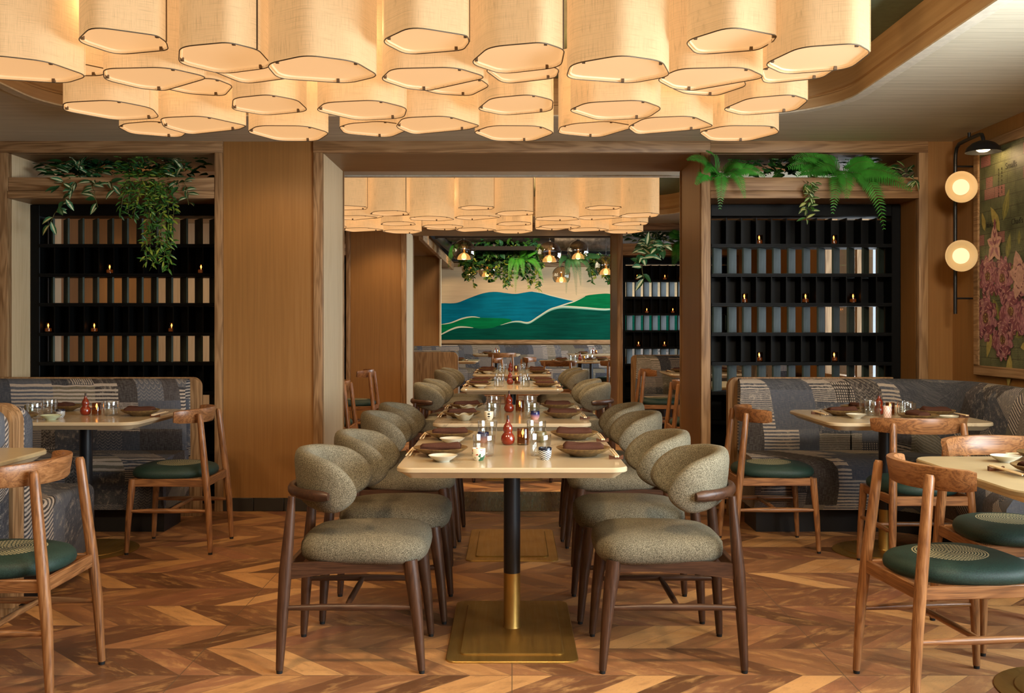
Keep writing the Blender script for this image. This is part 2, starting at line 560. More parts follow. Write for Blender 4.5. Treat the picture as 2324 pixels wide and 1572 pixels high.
# ------------------------------------------------------------------ room shell
XL, XR, CZ = -4.3, 2.97, 2.49
struct('floor', MB().add([(-5, -3, 0), (6, -3, 0), (6, 20, 0), (-5, 20, 0)], [(0, 1, 2, 3)]), 'floor', ang=0)

def ceiling(name, y0, y1, dy):
    bm = bmesh.new()
    outer = [(-4.6, y0), (4.0, y0), (4.0, y1), (-4.6, y1)]
    inner = rrect(4.44 + .12, 2.9 + .12, .58, 10, 0, -.38, 4.4 + dy)
    eds = []
    for loop in (outer, inner):
        vs = [bm.verts.new((x, y, CZ)) for x, y in loop]
        eds += [bm.edges.new((vs[i], vs[(i + 1) % len(vs)])) for i in range(len(vs))]
    bmesh.ops.triangle_fill(bm, edges=eds, use_beauty=True)
    me = bpy.data.meshes.new(name)
    for f in bm.faces:
        if f.normal.z > 0:
            f.normal_flip()
    bm.to_mesh(me)
    bm.free()
    me.materials.append(MAT['ceiling'])
    o = bpy.data.objects.new(name, me)
    COL.objects.link(o)
    o['kind'] = 'structure'
    R = lambda off, z: ring(rrect(4.44 + 2 * off, 2.9 + 2 * off, .55 + off, 10, 0, -.38, 4.4 + dy), z)
    a = MB().loft([R(.06, CZ), R(.06, CZ - .012), R(0, CZ - .012), R(0, CZ)], False, False)
    struct('trim_' + name, a, 'white_trim')
    w = MB().loft([R(0, CZ - .004), R(-.001, CZ + .05), R(.004, CZ + .052), R(.012, CZ + .058), R(.012, CZ + .066), R(.0, CZ + .072), R(.0, 2.70)], False, False)
    struct('wall_' + name + '_recess', w, 'recess')
    t = MB().loft([R(.02, 2.70), R(.02, 2.72)], True, True)
    struct(name + '_recess', t, 'teal_paint')
ceiling('ceiling', -3, 6.72, 0)
ceiling('ceiling_second', 7.47, 12.02, 5.3)
struct('ceiling_third', MB().box(-5, 12.7, 3.12, 6, 20, 3.2), 'void')

def wall_y(name, x0, x1, z0, z1, holes, th, mat='panel', ymin=-3, ymax=20):
    """wall along Y with rectangular openings (y0,y1,z0,z1)"""
    mb = MB()
    y = ymin
    for a, b, lo, hi in sorted(holes):
        mb.box(x0, y, z0, x1, a, z1)
        mb.box(x0, a, z0, x1, b, lo)
        mb.box(x0, a, hi, x1, b, z1)
        y = b
    mb.box(x0, y, z0, x1, ymax, z1)
    return struct(name, mb, mat, ang=0)
WIN1, WIN2 = (-.3, 3.6, .75, 2.38), (7.75, 9.55, .75, 2.35)
wall_y('wall_right', XR, XR + .15, 0, 3.1, [WIN1, WIN2], .15, 'panel', -3, 12.05)
wall_y('wall_left', XL - .15, XL, 0, 3.1, [], .15, 'panel', -3, 12.8)
struct('wall_rear', MB().box(-4.6, -3.1, 0, 4, -3, 3.1), 'panel', ang=0)
# third room shell
WIN3 = (13.6, 18.4, .7, 2.6)
wall_y('wall_right_third', 4.2, 4.35, 0, 3.2, [WIN3], .15, 'panel', 12.0, 20)
struct('wall_left_third', MB().box(-3.2, 12.8, 0, -3.1, 20, 3.2), 'panel', ang=0)
struct('wall_right_step', MB().box(2.97, 12.0, 0, 4.3, 12.1, 3.2), 'panel', ang=0)

def window(n, x, y0, y1, z0, z1, parts=2):
    o = struct('window_%d' % n, MB().box(x + .05, y0, z0, x + .06, y1, z1), 'pane', ang=0)
    fr = MB()
    t = .05
    fr.box(x, y0, z0, x + .1, y1, z0 + t).box(x, y0, z1 - t, x + .1, y1, z1)
    for i in range(parts + 1):
        yy = y0 + (y1 - y0 - t) * i / parts
        fr.box(x, yy, z0 + t, x + .1, yy + t, z1 - t)
    fr.build('window_frame', 'oak_z', o, 0)
window(1, XR + .02, *WIN1)
window(2, XR + .02, *WIN2, 2)
window(3, 4.22, *WIN3, 4)

def partition(Y0, tagn, ptag):
    T = .79
    Yb = Y0 + T
    N = lambda s: s + ptag
    # pier with veneer panel
    struct(N('wall_pier'), MB().box(-1.945, Y0 + .012, .09, -1.335, Yb, CZ), 'panel', ang=0)
    bb = MB()
    for i in range(3):
        bb.bbox(-1.945 + .205 * i, Y0 + .004, 0, -1.945 + .205 * i + .203, Yb, .09, .003, 1)
    struct(N('baseboard_pier'), bb, 'dark_tile')
    # portal: header, linings, posts
    struct(N('wall_header'), MB().box(-1.335, Y0 + .02, 2.41, 1.33, Yb, CZ), 'veneer_x', ang=0)
    struct(N('trim_portal_left'), MB().bbox(-1.335, Y0 - .008, 0, -1.272, Y0 + .03, 2.412, .003), 'oak_z')
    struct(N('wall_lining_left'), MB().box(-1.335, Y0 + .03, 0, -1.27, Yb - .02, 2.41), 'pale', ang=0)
    struct(N('trim_lining_left'), MB().bbox(-1.335, Yb - .02, 0, -1.262, Yb + .01, 2.41, .003), 'oak_z')
    struct(N('trim_portal_right'), MB().bbox(1.272, Y0 - .008, 0, 1.335, Y0 + .03, 2.412, .003), 'oak_z')
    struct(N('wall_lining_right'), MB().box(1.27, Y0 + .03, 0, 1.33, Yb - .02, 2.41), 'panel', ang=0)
    struct(N('trim_lining_right'), MB().bbox(1.262, Yb - .02, 0, 1.335, Yb + .01, 2.41, .003), 'oak_z')
    struct(N('floor_threshold'), MB().box(-1.27, Y0, 0, 1.27, Yb, .003), 'bronze', ang=0)
    # left niche
    struct(N('trim_beam_left'), MB().bbox(-3.445, Y0 - .008, 2.412, -1.947, Y0 + .05, CZ + .002, .003), 'oak_x')
    struct(N('trim_post_left'), MB().bbox(-3.445, Y0 - .008, 0, -3.39, Y0 + .05, 2.412, .003), 'oak_z')
    struct(N('trim_post_inner'), MB().bbox(-2.0, Y0 - .008, 0, -1.947, Y0 + .05, 2.412, .003), 'oak_z')
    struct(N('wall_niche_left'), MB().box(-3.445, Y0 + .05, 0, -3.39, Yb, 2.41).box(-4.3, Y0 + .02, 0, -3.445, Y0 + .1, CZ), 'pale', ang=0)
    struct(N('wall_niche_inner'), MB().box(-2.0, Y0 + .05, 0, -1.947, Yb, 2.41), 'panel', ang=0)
    struct(N('ceiling_niche_left'), MB().box(-3.445, Y0 + .05, 2.41, -1.947, Yb, CZ), 'veneer_x', ang=0)
    # right niche
    struct(N('trim_beam_right'), MB().bbox(1.335, Y0 - .008, 2.412, 2.797, Y0 + .05, CZ + .002, .003), 'oak_x')
    struct(N('trim_beam_portal'), MB().bbox(-1.337, Y0 - .009, 2.412, 1.335, Y0 + .05, CZ + .002, .003), 'oak_x')
    struct(N('trim_post_right'), MB().bbox(2.735, Y0 - .008, 0, 2.797, Y0 + .05, 2.412, .003), 'oak_z')
    struct(N('wall_niche_right'), MB().box(2.735, Y0 + .05, 0, 2.797, Yb, 2.41), 'panel', ang=0)
    struct(N('wall_corner'), MB().box(2.797, Y0 + .012, 0, 2.98, Yb, CZ), 'panel', ang=0)
    struct(N('ceiling_niche_right'), MB().box(1.33, Y0 + .05, 2.41, 2.797, Yb, CZ), 'veneer_x', ang=0)
    # planters
    for s, x0, x1 in (('left', -3.388, -2.002), ('right', 1.335, 2.733)):
        p = thing('planter_box', 'long oak planter beam above the %s lattice shelf of the %s partition' % (s, tagn), 'planter', ((x0 + x1) / 2, Y0, 2.105))
        w = (x1 - x0) / 2
        MB().bbox(-w, -.004, .052, w, .026, .142, .003).build('front_board', 'oak_x', p)
        MB().bbox(-w, -.012, 0, w, .04, .05, .003).build('lower_rail', 'oak_x', p)
        MB().box(-w, .04, 0, w, .62, .03).build('base_board', 'veneer_x', p, 0)
        MB().box(-w, .60, .03, w, .62, .142).build('back_board', 'oak_x', p, 0)
        MB().box(-w + .01, .04, .04, w - .01, .59, .09).build('soil', 'soil', p, 0)
partition(6.70, 'near', '')
partition(12.0, 'far', '_far')

# ------------------------------------------------------------------ lattice shelves
ROWS = [2.02, 1.812, 1.605, 1.398, 1.190, .983, .776, .569, .362, .155]
def lattice(x0, x1, Y0, first_open, tilt, label):
    """black open shelf; x0..x1 outer width, front face at Y0"""
    t = thing('lattice_shelf', label, 'shelf', ((x0 + x1) / 2, Y0, 0))
    w = (x1 - x0) / 2
    D = .20
    b = .065
    fr = MB()
    fr.bbox(-w, 0, 0, -w + b, D, 2.10, .004, 1).bbox(w - b, 0, 0, w, D, 2.10, .004, 1)
    fr.box(-w + b, 0, 2.022, w - b, D, 2.10).box(-w + b, 0, 0, w - b, D, .10)
    fr.build('frame', 'black_wood', t, 0)
    sm = None
    iw = w - b
    sh = MB().box(-iw, -.006, -.012, iw, D, -.002).box(-iw, -.012, -.0015, iw, -.004, .0115).box(-iw, -.002, .0, iw, D, .010)
    sh0 = sh.build('shelf_board', 'black_wood', t, 0)
    sh0.location = (0, 0, ROWS[1])
    for z in ROWS[2:]:
        c = sh0.copy(); COL.objects.link(c); c.parent = t; c.location = (0, 0, z)
    n = 12
    pitch = 2 * iw / n
    dv0 = fn0 = None
    for i in range(7):
        zt, zb = ROWS[i] - .013, ROWS[i + 1] + .0105
        zm = (zt + zb) / 2
        opened = (i % 2 == 0) == first_open
        if opened:
            for k in range(n):
                xk = -iw + pitch * (k + .22)
                if tilt < 0:
                    xk = -iw + pitch * (k + .78)
                if fn0 is None:
                    m = MB().bbox(-.072, -.007, -.092, .072, .007, .092, .002, 1)
                    fn0 = m.build('fin', 'fin', t, 0)
                    c = fn0
                else:
                    c = fn0.copy(); COL.objects.link(c); c.parent = t
                c.location = (xk + tilt * .03, .075, zm)
                c.rotation_euler = (0, 0, math.radians(90 - 35 * tilt))
        else:
            bk = MB().box(-iw, .15, zb, iw, .165, zt)
            bk.build('back_panel', 'black_wood', t, 0)
            for k in range(1, n):
                if dv0 is None:
                    dv0 = MB().box(-.004, 0, -.092, .004, .15, .092).build('divider', 'black_wood', t, 0)
                    c = dv0
                else:
                    c = dv0.copy(); COL.objects.link(c); c.parent = t
                c.location = (-iw + pitch * k, .0, zm)
    lo = MB().box(-iw, .15, .1, iw, .165, ROWS[7])
    lo.build('lower_panel', 'black_wood', t, 0)
    return t
for Y0, tn in ((7.0, 'near'), (12.3, 'far')):
    lattice(-3.385, -2.003, Y0, True, -1, 'black lattice shelf left of the portal in the %s partition, angled fins' % tn)
    lattice(1.338, 2.733, Y0, False, 1, 'black lattice shelf right of the portal in the %s partition, grey angled fins' % tn)

# ------------------------------------------------------------------ candles
def mk_candle():
    t = bpy.data.objects.new('candle_holder', None)
    COL.objects.link(t)
    MB().lathe([(.0, 0), (.0245, 0), (.025, .004), (.025, .066), (.0238, .068), (.0225, .066), (.0225, .008), (.0, .007)], 20).build('glass_cup', 'amber_glass', t)
    MB().lathe([(0, .008), (.021, .008), (.021, .028), (.0195, .030), (0, .028)], 16).build('wax', 'wax', t)
    MB().lathe([(0, .030), (.0008, .031), (.001, .040), (.004, .044), (.0055, .049), (.004, .056), (.0008, .063), (0, .064)], 10).build('flame', 'flame', t)
    return t
CANDLE = Proto(mk_candle)
def pxat(px, Y):
    x = (px - CX) * Y / F
    lo, hi = (-3.32, -2.068) if x < 0 else (1.403, 2.668)      # inner width of the lattice it stands in
    k = math.floor((x - lo) / (hi - lo) * 12)
    c = lo + (k + .5) * (hi - lo) / 12
    return max(c - .02, min(c + .02, x))
# (pixel x, shelf row index under it), near partition
NL = [('left', [(249, 2), (461, 2), (107, 4), (214, 4), (391, 4)]), ('right', [(1720, 1), (1892, 1), (1687, 3), (1828, 3), (1936, 3), (1722, 5), (1893, 5)])]
for s, L in NL:
    cnt = {}
    for px, r in L:
        cnt[r] = cnt.get(r, 0) + 1
        CANDLE.put((pxat(px, 7.06), 7.06, ROWS[r] + .0118), 0, 'lit amber tealight in near %s lattice shelf, %s candle row from top, %s from left' % (s, ORD[[1, 2, 3, 4, 5].index(r) // 2 + 1], ORD[cnt[r]]), 'candle', 'tealights in the %s lattice shelf' % s)
cnt = {}
for px, r in [(1446, 1), (1509, 1), (1545, 1), (1468, 3), (1527, 3), (1449, 5), (1508, 5)]:
    cnt[r] = cnt.get(r, 0) + 1
    CANDLE.put((pxat(px, 12.36), 12.36, ROWS[r] + .0118), 0, 'lit amber tealight in far right lattice shelf, %s candle row from top, %s from left' % (ORD[r // 2 + 1], ORD[cnt[r]]), 'candle', 'tealights in the far right lattice shelf')

# ------------------------------------------------------------------ chandelier lamps
def back(p, h):
    d = h * F / (HY - p[1])
    return ((p[0] - CX) * d / F, d)
c3 = lambda L: [(520 + x / 3.873, y / 3.873) for x, y in L]
c4 = lambda L: [(1060 + x / 3.418, y / 3.418) for x, y in L]
c1 = lambda L: [(1700 + x / 3.724, y / 3.724) for x, y in L]
LT = {
 'L': (1.0, c3([(318, 562), (680, 483), (1100, 537), (1322, 668), (1050, 732), (425, 690)]), .05),
 'S': (1.09, c3([(1325, 362), (1600, 232), (2095, 312), (2114, 370), (2060, 440), (1560, 482)]), 0),
 'M': (1.05, c4([(20, 492), (170, 362), (590, 326), (758, 385), (730, 522), (265, 574)]), 0),
 'a': (1.04, c3([(1325, 700), (1425, 602), (1990, 590), (2280, 680), (1750, 797), (1560, 778)]), 0),
 'b': (1.09, c3([(1640, 770), (1800, 690), (2200, 690), (2292, 755), (2120, 843), (1830, 825)]), 0),
 'c': (1.085, c4([(140, 545), (250, 495), (600, 490), (718, 540), (690, 605), (285, 652)]), 0),
 'd': (0.995, c3([(758, 972), (840, 900), (1290, 878), (1568, 948), (1537, 1037), (1130, 1058)]), 0),
 'e': (1.03, c4([(74, 850), (185, 760), (490, 732), (668, 775), (662, 862), (285, 894)]), 0),
 'f': (1.05, c3([(965, 1115), (1060, 1085), (1330, 1064), (1640, 1110), (1410, 1210), (1010, 1174)]), 0),
 'g': (1.0, c3([(1460, 1118), (1525, 1033), (1920, 1018), (2210, 1105), (2100, 1137), (1620, 1182)]), 0),
 'h': (1.0, c4([(40, 1025), (185, 974), (565, 976), (684, 1030), (510, 1094), (210, 1092)]), 0),
}
ROWNAME = {'S': 'short lamp of the front row', 'M': 'medium lamp of the front row', 'L': 'largest lamp of the front row', 'a': 'wide lamp of the second row', 'b': 'half-hidden lamp behind the second row', 'c': 'small raised lamp of the second row',
           'd': 'wide lamp of the third row', 'e': 'small lamp of the third row', 'f': 'half-hidden lamp of the back row', 'g': 'full lamp of the back row', 'h': 'rearmost lamp of the back row'}
def mk_lamp(key, poly_w, h):
    cx = sum(p[0] for p in poly_w) / len(poly_w)
    cy = sum(p[1] for p in poly_w) / len(poly_w)
    zb = H + h
    P = roundpoly([(x - cx, y - cy) for x, y in poly_w])
    sc = lambda k: [(x * k, y * k) for x, y in P]
    hh = 2.69 - zb
    t = bpy.data.objects.new('pendant_lamp', None)
    COL.objects.link(t)
    MB().loft([ring(sc(1), 0), ring(sc(1), hh), ring(sc(.985), hh), ring(sc(.985), 0)], False, False).build('shade', 'linen', t, 50)
    fixn(MB().loft([ring(sc(.975), .012), ring(sc(.94), .006), ring(sc(.92), .010), ring(sc(.92), .018)], True, True).build('diffuser', 'diffuser', t, 50))
    n = len(P)
    rm = MB()
    rp = [Vector((x * .995, y * .995, 0)) for x, y in P]
    rings = []
    for i in range(n):
        tt = (rp[(i + 1) % n] - rp[i - 1]).normalized()
        nr = Vector((tt.y, -tt.x, 0))
        rings.append([rp[i] + nr * (.0023 * math.cos(a)) + Vector((0, 0, .0023 * math.sin(a))) for a in [2 * PI * k / 6 for k in range(6)]])
    rings.append(rings[0])
    rm.loft(rings, False, False).build('rim', 'rim', t, 60)
    for i in (n // 8, n // 8 + n // 3, n // 8 + 2 * n // 3):
        x, y = P[i % n]
        MB().box(x * .93 - .006, y * .93 - .006, -.002, x * .93 + .006, y * .93 + .006, .014).build('clip', 'clip', t, 0)
    # seam of the linen wrap
    x, y = P[n // 2 + 3]
    MB().box(x * 1.004 - .003, y * 1.004 - .003, .002, x * 1.004 + .003, y * 1.004 + .003, hh - .002).build('seam', 'clip' if key in 'SM' else 'linen', t, 0)
    # canopy plate reaching the recess ceiling
    MB().loft([ring(sc(.3), hh - .01), ring(sc(.3), hh + .0095)], True, True).build('mounting_plate', 'white_trim', t)
    return t, cx, cy, zb
CL = ['left', 'middle', 'right']
LAMP_POLY = []
for key, (h, poly, rot) in LT.items():
    W = [back(p, h) for p in poly]
    t, cx, cy, zb = mk_lamp(key, W, h)
    first = True
    for rm, dy in (('near', 0), ('far', 5.3)):
        for ci in range(3):
            if key == 'M' and ci == 2:
                continue
            off = (ci - 1) * 1.16
            lab = 'linen pendant lamp, %s cluster of the %s chandelier, %s' % (CL[ci], rm, ROWNAME[key])
            grp = 'linen lamps of the %s chandelier' % rm
            loc = (cx + off, cy + dy, zb)
            if rm == 'near':
                LAMP_POLY.append([(x + off, y) for x, y in W])
            if first:
                t.location = loc
                tag(t, lab, 'lamp', grp)
                first = False
            else:
                dup(t, loc, 0, lab, grp)
# right-end and left-end singles
W = [back(p, 1.02) for p in c1([(118, 545), (430, 398), (910, 366), (1036, 440), (850, 584), (295, 628)])]
t, cx, cy, zb = mk_lamp('N', W, 1.02)
LAMP_POLY.append(W)
t.location = (cx, cy, zb)
tag(t, 'linen pendant lamp at the right end of the near chandelier front row', 'lamp', 'linen lamps of the near chandelier')
dup(t, (cx, cy + 5.3, zb), 0, 'linen pendant lamp at the right end of the far chandelier front row', 'linen lamps of the far chandelier')
t, cx, cy, zb = mk_lamp('N', [(-2.04, 4.2), (-1.98, 4.1), (-1.8, 4.1), (-1.70, 4.22), (-1.78, 4.32), (-1.98, 4.32)], 1.09)
t.location = (cx, cy, zb)
tag(t,  'linen pendant lamp peeking out beside the leftmost large lamp of the near chandelier', 'linen lamps of the near chandelier')
# ------------------------------------------------------------------ chairs
def cushion(fn, n, levels):
    """fn(angle)->(x,y) outline; levels: list of (scale, z)"""
    P = [fn(2 * PI * j / n) for j in range(n)]
    cx = sum(p[0] for p in P) / n
    cy = sum(p[1] for p in P) / n
    return [[(cx + (x - cx) * k, cy + (y - cy) * k, z) for x, y in P] for k, z in levels]
def sup(ax, ay0, ay1, e, x0=0.0):
    def f(a):
        c, s = math.cos(a), math.sin(a)
        x = ax * math.copysign(abs(c) ** (2 / e), c)
        t = (x / ax + 1) / 2
        y = (ay0 + (ay1 - ay0) * t) * math.copysign(abs(s) ** (2 / e), s)
        return (x + x0, y)
    return f

def mk_grey():
    t = bpy.data.objects.new('upholstered_chair', None)
    COL.objects.link(t)
    # seat
    lv = [(.80, .388), (.93, .390), (.985, .404), (1.0, .426), (.99, .447), (.945, .463), (.84, .477), (.6, .489), (.3, .495), (.02, .497)]
    MB().loft(cushion(sup(.238, .205, .248, 4.0, .03), 48, lv)).build('seat', 'grey_fabric', t, 70)
    # wrap-around back
    n = 20
    E0 = .64
    qs = [E0 + (1 - E0) * math.sin(PI / 2 * i / 11) for i in range(1, 12)]
    qs = [-q for q in reversed(qs)] + [E0 * (-1 + 2 * i / 20) for i in range(21)] + qs
    rings = []
    for q in qs:
        phi = q * math.radians(105)
        cx = -.03 - .175 * math.cos(phi)
        cy = .208 * math.sin(phi)
        if abs(phi) > PI / 2:
            cy = math.copysign(.208, phi) * (1 - .10 * (abs(phi) - PI / 2))
        tx, ty = .175 * math.sin(phi), .208 * math.cos(phi)
        L = math.hypot(tx, ty)
        nx, ny = -ty / L, tx / L                      # outward
        e = max(0, (abs(q) - E0) / (1 - E0))
        k = math.sqrt(max(0.0, 1 - e * e))
        k = max(k, .03)
        zt = .788 - .062 * abs(q) ** 2.2
        zb = .60 - .035 * min(1, abs(q) * 1.3)
        zc, hh = (zt + zb) / 2, (zt - zb) / 2 * k
        th = .035 * (.35 + .65 * k)
        lean = .10
        r = []
        for j in range(n):
            a = 2 * PI * j / n
            ca, sa = math.cos(a), math.sin(a)
            u = th * math.copysign(abs(ca) ** .62, ca)
            w = hh * math.copysign(abs(sa) ** .62, sa)
            off = u + lean * w
            r.append((cx + nx * off, cy + ny * off, zc + w))
        rings.append(r)
    bk = MB().loft(rings).build('backrest', 'grey_fabric', t, 70)
    # piping seam around the shell
    fixn(bk)
    # arm band
    pts = []
    for i in range(25):
        q = -1 + 2 * i / 24
        phi = q * math.radians(78)
        pts.append((-.03 - .222 * math.cos(phi), .256 * math.sin(phi), .638))
    MB().tube(pts, [.011 if i in (0, 24) else .0165 for i in range(25)], 10, 1.25).build('arm_band', 'walnut_x', t, 60)
    for s in (-1, 1):
        MB().tube([(-.258, s * .212, .012), (-.248, s * .210, .2), (-.238, s * .208, .36), (-.226, s * .204, .50), (-.216, s * .200, .632)], [.0135, .0205, .0235, .0195, .0135], 14).build('leg', 'walnut_z', t, 60)
        MB().tube([(.252, s * .214, .012), (.235, s * .208, .2), (.218, s * .200, .33), (.208, s * .196, .402)], [.0135, .021, .0265, .027], 14).build('leg', 'walnut_z', t, 60)
        MB().lathe([(0, 0), (.011, 0), (.012, .013), (0, .013)], 12, (-.258, s * .212, 0)).build('foot_glide', 'rubber', t)
        MB().build('foot_glide', 'rubber', t)
        MB().lathe([(0, 0), (.010, 0), (.011, .013), (0, .013)], 12, (.252, s * .214, 0)).build('foot_glide', 'rubber', t)
        ap = [[(-.235, s * .208 - .009, z0), (-.235, s * .208 + .009, z0), (-.235, s * .208 + .009, z1), (-.235, s * .208 - .009, z1)] for z0, z1 in ((.335, .392),)]
        for x, z0, z1 in ((-.1, .352, .398), (.05, .362, .398), (.205, .362, .400)):
            ap.append([(x, s * .20 - .009, z0), (x, s * .20 + .009, z0), (x, s * .20 + .009, z1), (x, s * .20 - .009, z1)])
        fixn(MB().loft(ap).build('apron', 'walnut_x', t, 30))
        MB().tube([(-.248, s * .21, .233), (-.1, s * .21, .236), (0, s * .21, .236), (.1, s * .21, .236), (.235, s * .208, .233)], [.009, .0125, .0135, .0125, .009], 10).build('stretcher', 'walnut_x', t, 60)
    MB().bbox(-.238, -.2, .345, -.218, .2, .39, .003, 1).build('apron', 'walnut_y', t)
    MB().bbox(.200, -.19, .355, .218, .19, .40, .003, 1).build('apron', 'walnut_y', t)
    MB().tube([(-.02, -.205, .236), (-.02, -.1, .236), (-.02, .1, .236), (-.02, .205, .236)], [.008, .0115, .0115, .008], 10).build('cross_stretcher', 'walnut_y', t, 60)
    return t
GREY = Proto(mk_grey)

def mk_wood():
    t = bpy.data.objects.new('wooden_chair', None)
    COL.objects.link(t)
    lv = [(.80, .408), (.93, .409), (.985, .418), (1.0, .432), (.985, .447), (.93, .460), (.8, .470), (.55, .476), (.3, .478), (.02, .478)]
    MB().loft(cushion(sup(.225, .185, .232, 2.55, .015), 48, lv)).build('seat', 'leather', t, 70)
    # bowed top rail
    rings = []
    for i in range(21):
        q = -1 + 2 * i / 20
        phi = q * math.radians(64)
        cx, cy = .055 - .225 * math.cos(phi), .262 * math.sin(phi)
        tx, ty = .225 * math.sin(phi), .262 * math.cos(phi)
        L = math.hypot(tx, ty)
        nx, ny = -ty / L, tx / L
        hh = .040 - .006 * abs(q) ** 2
        th = .015 if i not in (0, 20) else .011
        h2 = hh if i not in (0, 20) else hh - .005
        r = []
        for u, w in ((-1, -.86), (-.8, -1), (.8, -1), (1, -.86), (1, .86), (.8, 1), (-.8, 1), (-1, .86)):
            off = u * th + w * .006
            r.append((cx + nx * off, cy + ny * off, .750 + w * h2))
        rings.append(r)
    fixn(MB().loft(rings).build('top_rail', 'teak_y', t, 40))
    for s in (-1, 1):
        MB().tube([(-.235, s * .205, .012), (-.222, s * .198, .25), (-.205, s * .190, .42), (-.185, s * .181, .6), (-.168, s * .174, .755), (-.167, s * .174, .766)], [.0135, .0185, .020, .0185, .0165, .012], 14).build('leg', 'teak_z', t, 60)
        MB().tube([(.222, s * .208, .012), (.212, s * .202, .2), (.200, s * .194, .34), (.195, s * .192, .41)], [.0125, .0165, .0195, .0195], 14).build('leg', 'teak_z', t, 60)
        MB().lathe([(0, 0), (.011, 0), (.012, .013), (0, .013)], 12, (-.235, s * .205, 0)).build('foot_glide', 'rubber', t)
        MB().lathe([(0, 0), (.010, 0), (.011, .013), (0, .013)], 12, (.222, s * .208, 0)).build('foot_glide', 'rubber', t)
        MB().bbox(-.205, s * .19 - .009, .368, .198, s * .19 + .009, .411, .003, 1).build('apron', 'teak_x', t)
        MB().tube([(-.222, s * .198, .235), (-.1, s * .2, .237), (0, s * .2, .237), (.1, s * .2, .237), (.212, s * .202, .235)], [.008, .0125, .014, .0125, .008], 10).build('stretcher', 'teak_x', t, 60)
    MB().bbox(-.214, -.19, .365, -.196, .19, .411, .003, 1).build('apron', 'teak_y', t)
    MB().bbox(.185, -.185, .368, .203, .185, .411, .003, 1).build('apron', 'teak_y', t)
    MB().tube([(-.01, -.195, .237), (-.01, -.1, .238), (-.01, .1, .238), (-.01, .195, .237)], [.008, .0115, .0115, .008], 10).build('cross_stretcher', 'teak_y', t, 60)
    return t
WOODC = Proto(mk_wood)

# ------------------------------------------------------------------ tables
def mk_table(w, d, top, round_base, r=.06, bw=.495, bd=.82):
    t = bpy.data.objects.new('pedestal_table', None)
    COL.objects.link(t)
    a = MB().loft([ring(rrect(w, d, r, 8, .004), .7305), ring(rrect(w, d, r, 8), .734), ring(rrect(w, d, r, 8), .7455), ring(rrect(w, d, r, 8, .004), .75)])
    a.build('tabletop', top, t, 40)
    MB().loft([ring(rrect(w, d, r, 8, .045), .708), ring(rrect(w, d, r, 8, .012), .730)]).build('under_edge', 'edge', t, 30)
    MB().lathe([(.0, .236), (.034, .236), (.034, .706), (0, .706)], 28).build('column', 'black_metal', t)
    MB().lathe([(0, .012), (.037, .012), (.036, .016), (.034, .02), (.034, .2365), (0, .2365)], 28).build('column_sleeve', 'brass', t)
    MB().box(-.15, -.15, .696, .15, .15, .71).build('top_bracket', 'black_metal', t, 0)
    if round_base:
        MB().lathe([(0, 0), (.278, 0), (.28, .003), (.274, .006), (0, .0062)], 48).build('base_plate', 'brass', t, 30)
        MB().lathe([(0, .006), (.215, .006), (.215, .010), (.208, .0125), (0, .0127)], 48).build('base_disc', 'brass', t, 30)
    else:
        MB().loft([ring(rrect(bw, bd, .045, 6), 0), ring(rrect(bw, bd, .045, 6), .004), ring(rrect(bw, bd, .045, 6, .003), .007)]).build('base_plate', 'brass', t, 30)
        MB().loft([ring(rrect(bw - .10, bd - .14, .03, 6), .006), ring(rrect(bw - .10, bd - .14, .03, 6), .0105), ring(rrect(bw - .10, bd - .14, .03, 6, .005), .0135)]).build('base_disc', 'brass', t, 30)
    return t
CT = Proto(lambda: mk_table(.815, 1.235, 'marble', False))
ST = Proto(lambda: mk_table(.86, .84, 'marble', True, .09))
NTB = Proto(lambda: mk_table(.86, .84, 'cream_top', True, .09))
TC = [(.0, 4.082), (.0, 5.675), (.0, 8.46), (.0, 10.86)]
TW = ['nearest', 'second', 'third', 'fourth']
for (x, y), w in zip(TC, TW):
    CT.put((x, y, 0), 0, '%s marble-topped table of the middle row, rectangular brass base' % w, 'table', 'marble tables of the middle row')
    for sx, sn in ((-1, 'left'), (1, 'right')):
        for k, (dy, dn) in enumerate(((-.30, 'near'), (.295, 'far'))):
            jx, jr = random.uniform(-.012, .012), random.uniform(-.03, .03)
            GREY.put((x + sx * (.575 - .03 * k) + jx, y + dy, 0), (0 if sx < 0 else PI) + jr, 'grey upholstered chair with wrap-around back, %s %s seat of the %s middle table' % (dn, sn, w), 'chair', 'grey chairs along the middle tables')

